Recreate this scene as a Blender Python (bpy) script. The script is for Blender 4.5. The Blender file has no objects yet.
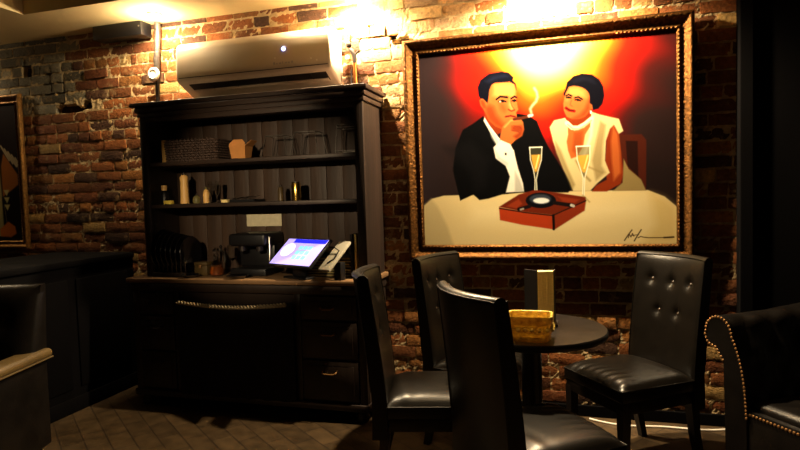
import bpy, bmesh, math, random
import numpy as np
from mathutils import Vector, Matrix
random.seed(7)
rng = np.random.RandomState(11)
S = bpy.context.scene
COL = S.collection
R = math.radians
PI = math.pi

# ------------------------------------------------------------------ camera, world, exposure, lights
cd = bpy.data.cameras.new('camera'); cam = bpy.data.objects.new('camera', cd); COL.objects.link(cam)
cd.sensor_width = 36; cd.lens = 578.0 / 800 * 36; cd.clip_start = 0.05
def cam_matrix(yaw, pitch, roll):
    def rx(a): return Matrix(((1, 0, 0), (0, math.cos(a), -math.sin(a)), (0, math.sin(a), math.cos(a))))
    def ry(a): return Matrix(((math.cos(a), 0, math.sin(a)), (0, 1, 0), (-math.sin(a), 0, math.cos(a))))
    def rz(a): return Matrix(((math.cos(a), -math.sin(a), 0), (math.sin(a), math.cos(a), 0), (0, 0, 1)))
    w2c = rz(roll) @ rx(pitch) @ ry(yaw) @ Matrix(((1, 0, 0), (0, 0, -1), (0, 1, 0)))
    m = Matrix((w2c[0], -w2c[1], -w2c[2])).transposed()
    return m
cam.matrix_world = Matrix.Translation((0, -3.711, 1.40)) @ cam_matrix(R(16.3685), R(2.90825), R(-1.7284)).to_4x4()
S.camera = cam

wd = bpy.data.worlds.new('world'); S.world = wd; wd.use_nodes = True
wd.node_tree.nodes['Background'].inputs[0].default_value = (0.10, 0.07, 0.16, 1)
wd.node_tree.nodes['Background'].inputs[1].default_value = 0.03
S.view_settings.view_transform = 'Standard'; S.view_settings.look = 'None'
S.view_settings.exposure = 0.0; S.view_settings.gamma = 1.0; S.view_settings.use_curve_mapping = False

WARM = (1.0, 0.77, 0.47)
# recessed wall-wash lamps over the brick wall: x, y, spot power, glow power
WALL_LAMPS = [(-2.79, -0.21, 56, 24), (-1.36, -0.15, 380, 26), (-0.14, -0.33, 540, 12), (-5.05, -0.32, 34, 4)]
# downlights of the room: x, y, z, power, cone
WARM2 = (1.0, 0.68, 0.32)
ROOM_LAMPS = [(-0.45, -1.25, 2.93, 46, 43), (-3.12, -1.7, 2.93, 12, 54), (0.55, -.80, 2.93, 24, 20)]
# unseen spot on a made-up rod, added to light the cabinet shelves: place, target, power, cone
CAB_SPOT = ((-1.35, -3.5, 2.15), (-2.02, -.2, 1.42), 330, 28)

# ------------------------------------------------------------------ helpers
def lin(c):
    return tuple(((v / 255) / 12.92 if v / 255 <= .04045 else ((v / 255 + .055) / 1.055) ** 2.4) for v in c)
def tag(o, label=None, cat=None, group=None, kind=None):
    if label: o['label'] = label
    if cat: o['category'] = cat
    if group: o['group'] = group
    if kind: o['kind'] = kind
    return o
def thing(name, label, cat, loc=(0, 0, 0), rz=0, group=None):
    o = bpy.data.objects.new(name, None); COL.objects.link(o)
    o.empty_display_size = .05
    o.location = loc; o.rotation_euler = (0, 0, rz)
    return tag(o, label, cat, group)
def wloc(o):
    v = Vector((0, 0, 0))
    while o is not None:
        v += Vector(o.location); o = o.parent
    return v
class MB:
    def __init__(s): s.bm = bmesh.new(); s.cols = None
    def _merge(s, b):
        me = bpy.data.meshes.new('t'); b.to_mesh(me); b.free(); s.bm.from_mesh(me); bpy.data.meshes.remove(me); return s
    def box(s, x0, x1, y0, y1, z0, z1, bev=0, seg=2, M=None, sub=0):
        b = bmesh.new(); bmesh.ops.create_cube(b, size=1)
        for v in b.verts:
            v.co = Vector(((x0 + x1) / 2 + v.co.x * (x1 - x0), (y0 + y1) / 2 + v.co.y * (y1 - y0), (z0 + z1) / 2 + v.co.z * (z1 - z0)))
        if bev: bmesh.ops.bevel(b, geom=list(b.edges), offset=bev, segments=seg, profile=.5, affect='EDGES')
        if M is not None: bmesh.ops.transform(b, matrix=M, verts=b.verts)
        return s._merge(b)
    def loft(s, rings, close=True, cap=True):
        bm = s.bm; vr = [[bm.verts.new(p) for p in r] for r in rings]
        n = len(rings[0])
        for a, c in zip(vr[:-1], vr[1:]):
            for i in range(n if close else n - 1):
                j = (i + 1) % n
                try: bm.faces.new((a[i], a[j], c[j], c[i]))
                except ValueError: pass
        if cap and close:
            for r in (vr[0], vr[-1]):
                try: bm.faces.new(r)
                except ValueError: pass
        return s
    def tube(s, pts, r, n=8, cap=True):
        pts = [Vector(p) for p in pts]; rings = []; up = None
        rr = r if isinstance(r, (list, tuple)) else [r] * len(pts)
        for i, p in enumerate(pts):
            d = (pts[min(i + 1, len(pts) - 1)] - pts[max(i - 1, 0)]).normalized()
            if up is None: up = Vector((0, 0, 1)) if abs(d.z) < .9 else Vector((1, 0, 0))
            u = (up - d * up.dot(d)).normalized(); w = d.cross(u); up = u
            rings.append([p + rr[i] * (u * math.cos(2 * PI * k / n) + w * math.sin(2 * PI * k / n)) for k in range(n)])
        return s.loft(rings, True, cap)
    def lathe(s, prof, c=(0, 0, 0), n=24, M=None):
        rings = []
        for r, z in prof:
            ring = [Vector((r * math.cos(2 * PI * k / n), r * math.sin(2 * PI * k / n), z)) for k in range(n)]
            if M is not None: ring = [M @ p for p in ring]
            rings.append([Vector(c) + p for p in ring])
        return s.loft(rings)
    def grid(s, f, nu, nv, wrap=False):
        bm = s.bm
        vs = [[bm.verts.new(f(i / nu, j / nv)) for j in range(nv + 1)] for i in range(nu + 1)]
        for i in range(nu):
            for j in range(nv):
                bm.faces.new((vs[i][j], vs[i + 1][j], vs[i + 1][j + 1], vs[i][j + 1]))
        return s
    def build(s, name, m, parent=None, smooth=True, local=False, ang=40):
        bmesh.ops.recalc_face_normals(s.bm, faces=s.bm.faces)
        me = bpy.data.meshes.new(name)
        if parent is not None and not local:
            o = wloc(parent)
            for v in s.bm.verts: v.co -= o
        s.bm.to_mesh(me); s.bm.free()
        if smooth:
            me.polygons.foreach_set('use_smooth', [True] * len(me.polygons))
            me.set_sharp_from_angle(angle=R(ang))
        ob = bpy.data.objects.new(name, me); COL.objects.link(ob)
        if m: me.materials.append(m)
        if parent is not None: ob.parent = parent
        return ob
def single(name, mb, m, label, cat, group=None, smooth=True):
    """a thing that is one mesh, its origin at its base centre"""
    ob = mb.build(name, m, None, smooth)
    co = np.array([v.co for v in ob.data.vertices]); c = Vector(((co[:, 0].min() + co[:, 0].max()) / 2, (co[:, 1].min() + co[:, 1].max()) / 2, co[:, 2].min()))
    ob.data.transform(Matrix.Translation(-c)); ob.location = c
    return tag(ob, label, cat, group)
def dup(root, loc, rz=None, label=None):
    r = root.copy(); COL.objects.link(r); r.location = loc
    if rz is not None: r.rotation_euler = (0, 0, rz)
    if label: r['label'] = label
    for ch in list(root.children):
        c = ch.copy(); COL.objects.link(c); c.parent = r
        for g in list(ch.children):
            d = g.copy(); COL.objects.link(d); d.parent = c
    return r

# ------------------------------------------------------------------ materials
def mat(name, rgb, rough=.5, metal=0, var=0, vscale=8, bump=0, bscale=40, spec=.5, stretch=None, trans=0, emit=None, estr=0, ior=1.45, coat=0):
    m = bpy.data.materials.new(name); m.use_nodes = True
    nt = m.node_tree; N = nt.nodes; L = nt.links; b = N['Principled BSDF']
    c = lin(rgb)
    b.inputs['Base Color'].default_value = (*c, 1); b.inputs['Roughness'].default_value = rough
    b.inputs['Metallic'].default_value = metal; b.inputs['Specular IOR Level'].default_value = spec
    b.inputs['Transmission Weight'].default_value = trans; b.inputs['IOR'].default_value = ior
    b.inputs['Coat Weight'].default_value = coat
    if emit:
        b.inputs['Emission Color'].default_value = (*lin(emit), 1); b.inputs['Emission Strength'].default_value = estr
    if var or bump:
        tc = N.new('ShaderNodeTexCoord'); mp = N.new('ShaderNodeMapping'); L.new(tc.outputs['Object'], mp.inputs['Vector'])
        if stretch: mp.inputs['Scale'].default_value = stretch
    if var:
        n = N.new('ShaderNodeTexNoise'); n.inputs['Scale'].default_value = vscale; n.inputs['Detail'].default_value = 6
        L.new(mp.outputs[0], n.inputs['Vector'])
        cr = N.new('ShaderNodeValToRGB')
        cr.color_ramp.elements[0].position = .3; cr.color_ramp.elements[1].position = .72
        cr.color_ramp.elements[0].color = (*[v * (1 - var) for v in c], 1)
        cr.color_ramp.elements[1].color = (*[min(1, v * (1 + var)) for v in c], 1)
        L.new(n.outputs['Fac'], cr.inputs[0]); L.new(cr.outputs[0], b.inputs['Base Color'])
    if bump:
        n2 = N.new('ShaderNodeTexNoise'); n2.inputs['Scale'].default_value = bscale; n2.inputs['Detail'].default_value = 5
        L.new(mp.outputs[0], n2.inputs['Vector'])
        bp = N.new('ShaderNodeBump'); bp.inputs['Strength'].default_value = bump; bp.inputs['Distance'].default_value = .01
        L.new(n2.outputs['Fac'], bp.inputs['Height']); L.new(bp.outputs[0], b.inputs['Normal'])
    return m
def attr_mat(name, rough=.85, bump=.5, bscale=60, smear=None, spec=.3, grain=.35):
    m = mat(name, (128, 128, 128), rough, spec=spec)
    nt = m.node_tree; N = nt.nodes; L = nt.links; b = N['Principled BSDF']
    a = N.new('ShaderNodeVertexColor'); a.layer_name = 'Col'
    tc = N.new('ShaderNodeTexCoord')
    n = N.new('ShaderNodeTexNoise'); n.inputs['Scale'].default_value = bscale; n.inputs['Detail'].default_value = 8; n.inputs['Roughness'].default_value = .65
    L.new(tc.outputs['Object'], n.inputs['Vector'])
    src = a.outputs['Color']
    if grain:
        mr = N.new('ShaderNodeMapRange'); mr.inputs['From Min'].default_value = .3; mr.inputs['From Max'].default_value = .7
        mr.inputs['To Min'].default_value = 1 - grain; mr.inputs['To Max'].default_value = 1 + grain
        L.new(n.outputs['Fac'], mr.inputs['Value'])
        mx = N.new('ShaderNodeMix'); mx.data_type = 'RGBA'; mx.blend_type = 'MULTIPLY'; mx.inputs[0].default_value = 1
        L.new(src, mx.inputs[6]); L.new(mr.outputs[0], mx.inputs[7]); src = mx.outputs[2]
    if smear:
        n3 = N.new('ShaderNodeTexNoise'); n3.inputs['Scale'].default_value = 9; n3.inputs['Detail'].default_value = 9; n3.inputs['Roughness'].default_value = .7
        L.new(tc.outputs['Object'], n3.inputs['Vector'])
        cr = N.new('ShaderNodeValToRGB'); cr.color_ramp.elements[0].position = .56; cr.color_ramp.elements[1].position = .66
        L.new(n3.outputs['Fac'], cr.inputs[0])
        mu = N.new('ShaderNodeMath'); mu.operation = 'MULTIPLY'; mu.inputs[1].default_value = .75; L.new(cr.outputs[0], mu.inputs[0])
        m2 = N.new('ShaderNodeMix'); m2.data_type = 'RGBA'; L.new(mu.outputs[0], m2.inputs[0]); L.new(src, m2.inputs[6])
        m2.inputs[7].default_value = (*lin(smear), 1); src = m2.outputs[2]
    L.new(src, b.inputs['Base Color'])
    if bump:
        bp = N.new('ShaderNodeBump'); bp.inputs['Strength'].default_value = bump; bp.inputs['Distance'].default_value = .012
        L.new(n.outputs['Fac'], bp.inputs['Height']); L.new(bp.outputs[0], b.inputs['Normal'])
    return m
def set_cols(me, cols):
    a = me.color_attributes.new('Col', 'FLOAT_COLOR', 'POINT')
    a.data.foreach_set('color', np.c_[cols, np.ones(len(cols))].astype(np.float32).ravel())

M_mortar = mat('mortar', (180, 156, 116), .95, var=.4, vscale=14, bump=.8, bscale=70, spec=.1)
M_brick = attr_mat('old_brick', .9, .9, 55, smear=(146, 120, 84))
M_plaster = mat('cream_plaster', (232, 212, 160), .85, var=.05, vscale=3, bump=.1, bscale=30, spec=.2)
M_darkceil = mat('dark_ceiling_paint', (40, 27, 22), .8, var=.2, vscale=4)
M_darkwall = mat('dark_wall_paint', (30, 22, 24), .7, var=.2, vscale=3)
M_wood = mat('dark_stained_wood', (36, 25, 19), .5, var=.4, vscale=6, bump=.25, bscale=30, stretch=(1, 1, .12))
M_woodh = mat('dark_stained_wood_boards', (48, 34, 26), .5, var=.4, vscale=6, bump=.25, bscale=30, stretch=(.12, 1, 1))
M_back = mat('cabinet_back_boards', (56, 40, 29), .6, var=.45, vscale=9, bump=.3, bscale=40, stretch=(1, 1, .1))
M_top = mat('worn_counter_wood', (120, 92, 64), .38, var=.4, vscale=8, bump=.15, bscale=40, stretch=(.15, 1, 1))
M_panel = mat('black_panel_wood', (5, 4, 5), .85, spec=.08, var=.3, vscale=5, stretch=(1, 1, .15))
M_leather = mat('dark_brown_leather', (13, 10, 7), .33, var=.25, vscale=14, bump=.06, bscale=160, spec=.3)
M_leather2 = mat('worn_black_leather', (12, 9, 7), .35, var=.4, vscale=9, bump=.08, bscale=120, spec=.25)
M_olive = mat('olive_brown_and_lit_leather', (74, 58, 30), .42, var=.3, vscale=9, bump=.2, bscale=120)  # own tone of jar and box; on arm pads it paints light
M_leg = mat('black_lacquered_wood', (18, 13, 12), .4)
M_button = mat('leather_button', (50, 40, 32), .25, spec=.8)
M_nail = mat('brass_nail', (140, 102, 60), .5, metal=.6)
M_gold = mat('antique_gold', (88, 56, 22), .5, metal=.85, var=.6, vscale=60, bump=.7, bscale=75)
M_goldd = mat('dark_gold', (120, 84, 40), .42, metal=.8, var=.5, vscale=60, bump=.5, bscale=130)
M_canvas = attr_mat('painted_canvas', .7, .05, 300, spec=.03, grain=.06)
M_black = mat('black_plastic', (16, 15, 17), .4)
M_blackgloss = mat('black_glazed_ceramic', (14, 12, 14), .12, coat=.5)
M_ac = mat('ivory_plastic', (196, 182, 160), .32, var=.02, vscale=3)
M_acdark = mat('vent_black', (26, 22, 20), .6)
M_white = mat('white_plastic', (225, 218, 205), .5)
M_steel = mat('brushed_steel', (170, 165, 158), .3, metal=1)
M_pipe = mat('dark_pipe_metal', (50, 44, 42), .4, metal=.6)
M_wrap = mat('grey_tape_wrap', (62, 57, 54), .35, var=.4, vscale=40, bump=.6, bscale=60)
M_copper = mat('copper_pipe', (190, 120, 62), .3, metal=1)
M_kraft = mat('kraft_card', (190, 128, 66), .8, var=.08, vscale=20)
M_cream = mat('cream_paper', (232, 208, 140), .8, var=.1, vscale=40, stretch=(1, 1, 8))
M_paper = mat('note_paper', (190, 180, 150), .85, var=.1, vscale=30)
M_cover = mat('black_menu_cover', (20, 15, 15), .5)
M_cloth = mat('black_cloth', (17, 14, 20), .95, bump=.3, bscale=200)
M_cord = mat('pale_twisted_cord', (150, 134, 104), .9, bump=.5, bscale=150)
M_candle = mat('cream_ceramic', (216, 170, 100), .45)
M_olivebottle = mat('olive_glass', (96, 90, 54), .2, spec=.6)
M_glass = mat('clear_glass', (240, 240, 235), .03, trans=1)
M_amber = mat('amber_glass', (240, 190, 92), .14, trans=.3, var=.45, vscale=45, bump=.6, bscale=70, spec=.8)
M_liquor = mat('amber_liquor', (200, 110, 30), .1, trans=.6)
M_goldcan = mat('gold_tin', (214, 176, 88), .25, metal=1)
M_wicker = mat('dark_wicker', (60, 42, 32), .75, var=.3, vscale=30)
M_yellow = mat('yellow_label', (214, 186, 74), .6)
M_table = mat('dark_table_top', (25, 21, 19), .28, var=.3, vscale=12, spec=.5)
M_screen_w = mat('screen_glow', (200, 190, 255), .2, emit=(168, 152, 255), estr=1.15)
M_lens = mat('lamp_lens', (255, 240, 210), .3, emit=(255, 214, 150), estr=30)
M_led = mat('blue_led', (150, 170, 255), .3, emit=(150, 165, 255), estr=12)
M_silver = mat('silver_plastic', (176, 170, 152), .4, metal=.15)

# ------------------------------------------------------------------ structure: floor
def floor_material():
    m = mat('brick_tile_floor', (84, 60, 40), .48, spec=.4); nt = m.node_tree; N = nt.nodes; L = nt.links; b = N['Principled BSDF']
    tc = N.new('ShaderNodeTexCoord'); mp = N.new('ShaderNodeMapping'); mp.inputs['Rotation'].default_value = (0, 0, R(38)); L.new(tc.outputs['Object'], mp.inputs['Vector'])
    br = N.new('ShaderNodeTexBrick'); br.inputs['Scale'].default_value = 1; br.inputs['Brick Width'].default_value = .24; br.inputs['Row Height'].default_value = .12
    br.inputs['Mortar Size'].default_value = .004; br.inputs['Color1'].default_value = (*lin((74, 58, 38)), 1); br.inputs['Color2'].default_value = (*lin((62, 48, 31)), 1); br.inputs['Mortar'].default_value = (*lin((44, 34, 24)), 1)
    L.new(mp.outputs[0], br.inputs['Vector'])
    n = N.new('ShaderNodeTexNoise'); n.inputs['Scale'].default_value = 12; n.inputs['Detail'].default_value = 8; L.new(tc.outputs['Object'], n.inputs['Vector'])
    mr = N.new('ShaderNodeMapRange'); mr.inputs['From Min'].default_value = .3; mr.inputs['From Max'].default_value = .7; mr.inputs['To Min'].default_value = .6; mr.inputs['To Max'].default_value = 1.3; L.new(n.outputs['Fac'], mr.inputs[0])
    mx = N.new('ShaderNodeMix'); mx.data_type = 'RGBA'; mx.blend_type = 'MULTIPLY'; mx.inputs[0].default_value = 1; L.new(br.outputs[0], mx.inputs[6]); L.new(mr.outputs[0], mx.inputs[7]); L.new(mx.outputs[2], b.inputs['Base Color'])
    bp = N.new('ShaderNodeBump'); bp.inputs['Strength'].default_value = .25; bp.inputs['Distance'].default_value = .004; bp.invert = True
    L.new(br.outputs['Fac'], bp.inputs['Height']); L.new(bp.outputs[0], b.inputs['Normal'])
    return m
XL, XR, YB = -6.2, 2.6, -6.0
def struct(name, mb, m, smooth=False):
    return tag(mb.build(name, m, None, smooth), kind='structure')
struct('floor', MB().box(XL, XR, YB, .12, -.1, 0), floor_material())
ZS, ZC = 2.73, 3.0
# perimeter soffit of cream plaster round a darker raised ceiling
c = MB()
c.box(XL, XR, -.52, .12, ZS, ZC)
c.box(XL, -3.61, YB, -.52, ZS, ZC)
struct('trim_1', c, M_plaster)
struct('ceiling', MB().box(XL, XR, YB, .12, ZC, ZC + .1), M_darkceil)
struct('wall_left', MB().box(XL - .1, XL, YB, .12, 0, ZC), M_darkwall)
struct('wall_front', MB().box(XL, XR, YB - .1, YB, 0, ZC), M_darkwall)

# ------------------------------------------------------------------ structure: brick wall, every brick a worn block in one mesh
WX0, WX1, WZ1 = XL, .96, 2.76
CH, BL = .0795, .218
def hole(x, z):
    return any((x - a) ** 2 / b ** 2 + (z - c_) ** 2 / d ** 2 < 1 for a, b, c_, d in ((-1.16, .10, 2.465, .028), (-1.03, .07, 2.41, .02), (-1.26, .02, 2.50, .05), (-3.80, .14, 2.16, .035), (-3.62, .05, 2.18, .03), (-3.98, .05, 2.36, .12), (-4.2, .05, 2.50, .08), (-3.86, .03, 2.3, .1)))
def make_wall():
    verts = []; faces = []; cols = []
    def quadgrid(P, nu, nv, col):
        b0 = len(verts); verts.extend(P); cols.extend([col] * len(P))
        for i in range(nu):
            for j in range(nv):
                a = b0 + i * (nv + 1) + j; faces.append((a, a + nv + 1, a + nv + 2, a + 1))
    row = 0; z = -.01
    while z < WZ1:
        h = CH; off = (row % 2) * BL / 2 + rng.uniform(-.02, .02)
        x = WX0 - off; header = row % 7 == 3
        while x < WX1:
            w = (BL / 2 if header else BL) * rng.uniform(.93, 1.07)
            if rng.rand() < .06: w *= .55
            xa, xb = max(x, WX0), min(x + w, WX1)
            gx = rng.uniform(.007, .013); gz = rng.uniform(.010, .016)
            if xb - xa > .05:
                cx_, cz_ = (xa + xb) / 2, z + h / 2
                missing = hole(cx_, cz_)
                t = rng.rand()
                if t < .50: base = np.array((122, 72, 36.))
                elif t < .68: base = np.array((100, 56, 30.))
                elif t < .80: base = np.array((70, 46, 32.))
                elif t < .93: base = np.array((144, 94, 46.))
                else: base = np.array((166, 132, 78.))
                base = base * rng.uniform(.8, 1.15)
                # paler bricks, picked at random, right of the air conditioner and above the picture
                pale_p = max(0, 1 - abs(cx_ + 1.02) / .42) * (cz_ > 1.95) + (cz_ > 2.42) * (-1.3 < cx_ < .2) * .75
                if rng.rand() < pale_p: base = .45 * base + .55 * np.array((214, 186, 140.))
                # greyed, sooty patch at the upper left
                gr = 1 / (1 + math.exp((cx_ + 3.72) / .06)) * (cz_ > 2.16)
                if gr > .5: base = np.array((126, 118, 98.)) * rng.uniform(.55, 1.15)
                if missing: base = np.array((60, 40, 30.))
                base = lin(np.clip(base, 0, 255))
                d = rng.uniform(.002, .010) + (rng.rand() < .08) * .006
                yb = -d if not missing else .04
                x0, x1, z0, z1 = xa + gx / 2, xb - gx / 2, z + gz / 2, z + h - gz / 2
                nu, nv = 6, 3
                tilt = rng.uniform(-.04, .04); P = []
                # rounded, chipped block: border ring falls back into the mortar
                for i in range(nu + 3):
                    for j in range(nv + 3):
                        ii = min(max(i - 1, 0), nu); jj = min(max(j - 1, 0), nv)
                        u, v = ii / nu, jj / nv
                        edge = (ii in (0, nu)) or (jj in (0, nv)); corner = (ii in (0, nu)) and (jj in (0, nv))
                        skirt = i in (0, nu + 2) or j in (0, nv + 2)
                        jx = rng.uniform(-.0028, .0028); jz = rng.uniform(-.0028, .0028)
                        px = x0 + u * (x1 - x0) + (0 if skirt else jx); pz = z0 + v * (z1 - z0) + (u - .5) * tilt * .06 + (0 if skirt else jz)
                        py = yb + rng.uniform(-.0018, .0018) + (.003 if edge else 0) + (.004 * rng.rand() if corner else 0)
                        if skirt: py = .03 if not missing else .075
                        P.append((px, py, pz))
                quadgrid(P, nu + 2, nv + 2, base)
            x += w
        z += h; row += 1
    me = bpy.data.meshes.new('wall_back'); me.from_pydata(verts, [], faces)
    set_cols(me, np.array(cols)); me.materials.append(M_brick)
    me.polygons.foreach_set('use_smooth', [True] * len(me.polygons)); me.set_sharp_from_angle(angle=R(50))
    ob = bpy.data.objects.new('wall_back', me); COL.objects.link(ob); tag(ob, kind='structure')
    # mortar bed
    nx, nz = 420, 150; X = np.linspace(WX0, WX1, nx); Z = np.linspace(0, WZ1, nz)
    vv = []; 
    for x in X:
        for z in Z:
            y = rng.uniform(-.004, .004) + (.06 if hole(x, z) else 0)
            vv.append((x, y, z))
    ff = [(i * nz + j, (i + 1) * nz + j, (i + 1) * nz + j + 1, i * nz + j + 1) for i in range(nx - 1) for j in range(nz - 1)]
    m2 = bpy.data.meshes.new('mortar'); m2.from_pydata(vv, [], ff); m2.materials.append(M_mortar)
    o2 = bpy.data.objects.new('mortar', m2); COL.objects.link(o2); o2.parent = ob
    MB().box(WX0, WX1, .08, .12, 0, WZ1).build('wall_core', M_darkwall, ob, False)
make_wall()
struct('baseboard_back', MB().box(-1.18, .92, -.03, -.012, 0, .07, .004), M_panel)
# dark panelled wood wall right of the brick
c = MB()
c.box(.96, XR, -.05, .12, 0, ZS)
for x0, x1, y in ((.915, .985, -.075), (1.0, 1.03, -.06), (1.30, 1.33, -.06), (1.62, 1.65, -.06)):
    c.box(x0, x1, y, .0, 0, ZS, .006)
c.box(.985, XR, -.062, -.04, 0, .14, .004)
struct('wall_right', c, M_panel)
struct('wall_side', MB().box(XR, XR + .1, YB, .12, 0, ZC), M_darkwall)

# ------------------------------------------------------------------ lamps with their light
def downlight(x, y, z, label, power, cone, glow=0, tilt=0, blend=.6, rad=.03, col=WARM):
    t = thing('ceiling_downlight', label, 'ceiling light', (x, y, z), 0, None)
    MB().lathe([(.030, -.012), (.052, -.010), (.056, -.004), (.056, .0), (.030, .0)], (x, y, z), 24).build('trim_ring', M_white, t)
    MB().lathe([(.0005, -.011), (.030, -.011), (.030, -.004), (.0005, -.004)], (x, y, z), 20).build('lens', M_lens, t)
    l = bpy.data.lights.new('lamp', 'SPOT'); l.energy = power; l.color = col; l.spot_size = R(cone); l.spot_blend = blend; l.shadow_soft_size = rad
    o = bpy.data.objects.new('lamp_light', l); COL.objects.link(o); o.parent = t; o.location = (0, 0, -.03); o.rotation_euler = (R(tilt), 0, 0)
    if glow:
        g = bpy.data.lights.new('glow', 'POINT'); g.energy = glow; g.color = WARM; g.shadow_soft_size = .03
        q = bpy.data.objects.new('lamp_glow', g); COL.objects.link(q); q.parent = t; q.location = (0, 0, -.06)
    return t
wl = ['round ceiling downlight in the soffit near the black box, in view', 'round ceiling downlight in the soffit right of the air conditioner', 'round ceiling downlight in the soffit above the large painting', 'round ceiling downlight in the soffit near the left painting, out at the far left']
for (x, y, p, g), lb in zip(WALL_LAMPS, wl): downlight(x, y, ZS, lb, p, 150, g, tilt=8, blend=.5)
SP, TG, pw_, cn_ = CAB_SPOT
t = thing('added_shelf_spotlight', 'unseen black spotlight added on a rod to light the cabinet shelves', 'ceiling light', (SP[0], SP[1], ZC))
dv = (Vector(TG) - Vector((SP[0], SP[1], SP[2] - .12))).normalized(); Q = dv.to_track_quat('-Z', 'Y').to_matrix().to_4x4()
MB().tube([(SP[0], SP[1], ZC), (SP[0], SP[1], SP[2] - .10)], .008, 10).build('stem', M_black, t)
MB().lathe([(.001, .09), (.03, .09), (.036, .07), (.038, -.02), (.034, -.02), (.032, .05), (.001, .05)], (SP[0], SP[1], SP[2] - .13), 24, Q).build('head', M_black, t)
MB().lathe([(.001, .0), (.031, .0), (.031, .004), (.001, .004)], (SP[0], SP[1], SP[2] - .13), 20, Q).build('lens', M_lens, t)
l = bpy.data.lights.new('lamp', 'SPOT'); l.energy = pw_; l.color = WARM; l.spot_size = R(cn_); l.spot_blend = .7; l.shadow_soft_size = .03
o = bpy.data.objects.new('lamp_light', l); COL.objects.link(o); o.parent = t; o.matrix_local = Matrix.Translation(Vector((0, 0, SP[2] - .13 - ZC)) + dv * .03) @ Q
rl = ['round ceiling downlight above the bistro table', 'round ceiling downlight above the open floor by the left armchair', 'round ceiling downlight above the tufted armchair']
for (x, y, z, p, cn), lb in zip(ROOM_LAMPS, rl): downlight(x, y, ZC, lb, p, cn, 0, blend=.5, rad=.05, col=WARM2)

# ------------------------------------------------------------------ pictures
def frame_mesh(W, H, wl_, wr, wb, wt, carve=.004, step=.011, hs=1.0):
    """mitred carved moulding round an opening W x H (opening corner at 0,0), facing -Y"""
    prof = [(0, .018), (.06, .030), (.13, .033), (.19, .024), (.30, .018), (.45, .024), (.58, .036), (.68, .050), (.78, .055), (.88, .052), (.95, .040), (1.0, .030), (1.0, 0)]
    mb = MB()
    for side in range(4):
        Ls = W if side % 2 == 0 else H
        n = max(4, int(Ls / step)); rings = []
        for i in range(n + 1):
            t = i / n; ring = []
            for k, (u, h) in enumerate(prof):
                m = 1
                hh = h * hs
                if k in (1, 2): hh += carve * .8 * (1 if i % 2 else -1)
                if 4 <= k <= 8: hh += carve * .55 * math.sin(i * 2 * PI / 3 + k * 1.3)
                wgt = [wb, wr, wt, wl_][side]; wa = [wl_, wb, wr, wt][side]; wz = [wr, wt, wl_, wb][side]
                along = -u * wa + t * (Ls + u * wa + u * wz); out = u * wgt
                if side == 0: p = (along, -hh, -out)
                elif side == 1: p = (W + out, -hh, along)
                elif side == 2: p = (W - along, -hh, H + out)
                else: p = (-out, -hh, H - along)
                ring.append(p)
            rings.append(ring)
        mb.loft(rings, close=False)
    return mb
def raster(nx, ny, W, Hh, bg, ops):
    X, Y = np.meshgrid((np.arange(nx) + .5) / nx * W, (1 - (np.arange(ny) + .5) / ny) * Hh, indexing='ij')
    img = bg(X, Y)
    for op in ops:
        kind, col, rest, pts = op
        P = np.array(pts, float); soft, al = rest[-2], rest[-1]
        wd_ = rest[0] if kind == 's' else 0
        pad = soft + wd_ + 1
        i0 = max(0, int((P[:, 0].min() - pad) / W * nx)); i1 = min(nx, int((P[:, 0].max() + pad) / W * nx) + 1)
        ya, yb = P[:, 1].min() - pad, P[:, 1].max() + pad
        j0 = max(0, int((1 - yb / Hh) * ny)); j1 = min(ny, int((1 - ya / Hh) * ny) + 1)
        if i1 <= i0 or j1 <= j0: continue
        x = X[i0:i1, j0:j1]; y = Y[i0:i1, j0:j1]
        d = np.full(x.shape, 1e9); ins = np.zeros(x.shape, bool)
        n = len(P)
        for k in range(n if kind == 'p' else n - 1):
            a = P[k]; b = P[(k + 1) % n]; e = b - a; L2 = e @ e + 1e-9
            t = np.clip(((x - a[0]) * e[0] + (y - a[1]) * e[1]) / L2, 0, 1)
            d = np.minimum(d, np.hypot(x - a[0] - t * e[0], y - a[1] - t * e[1]))
            if kind == 'p':
                c1 = (a[1] > y) != (b[1] > y)
                ins ^= c1 & (x < (b[0] - a[0]) * (y - a[1]) / ((b[1] - a[1]) if abs(b[1] - a[1]) > 1e-9 else 1e-9) + a[0])
        sd = np.where(ins, -d, d) if kind == 'p' else d - wd_ / 2
        A = (np.clip(.5 - sd / soft, 0, 1) * al)[..., None]
        img[i0:i1, j0:j1] = img[i0:i1, j0:j1] * (1 - A) + np.array(col, float) * A
    return img
def canvas_mesh(name, nx, ny, W, H, img, parent, y):
    u = np.linspace(0, W, nx); v = np.linspace(H, 0, ny)
    U, V = np.meshgrid(u, v, indexing='ij')
    co = np.stack([U, np.full_like(U, y), V], -1).reshape(-1, 3)
    idx = np.arange(nx * ny).reshape(nx, ny)
    f = np.stack([idx[:-1, :-1], idx[:-1, 1:], idx[1:, 1:], idx[1:, :-1]], -1).reshape(-1, 4)
    me = bpy.data.meshes.new(name); me.vertices.add(len(co)); me.vertices.foreach_set('co', co.ravel())
    me.loops.add(f.size); me.loops.foreach_set('vertex_index', f.ravel()); me.polygons.add(len(f)); me.polygons.foreach_set('loop_start', np.arange(0, f.size, 4)); me.update(); me.validate()
    c = np.clip(img.reshape(-1, 3) / 255, 0, 1); set_cols(me, np.where(c <= .04045, c / 12.92, ((c + .055) / 1.055) ** 2.4))
    me.materials.append(M_canvas)
    o = bpy.data.objects.new(name, me); COL.objects.link(o); o.parent = parent
    return o
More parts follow.
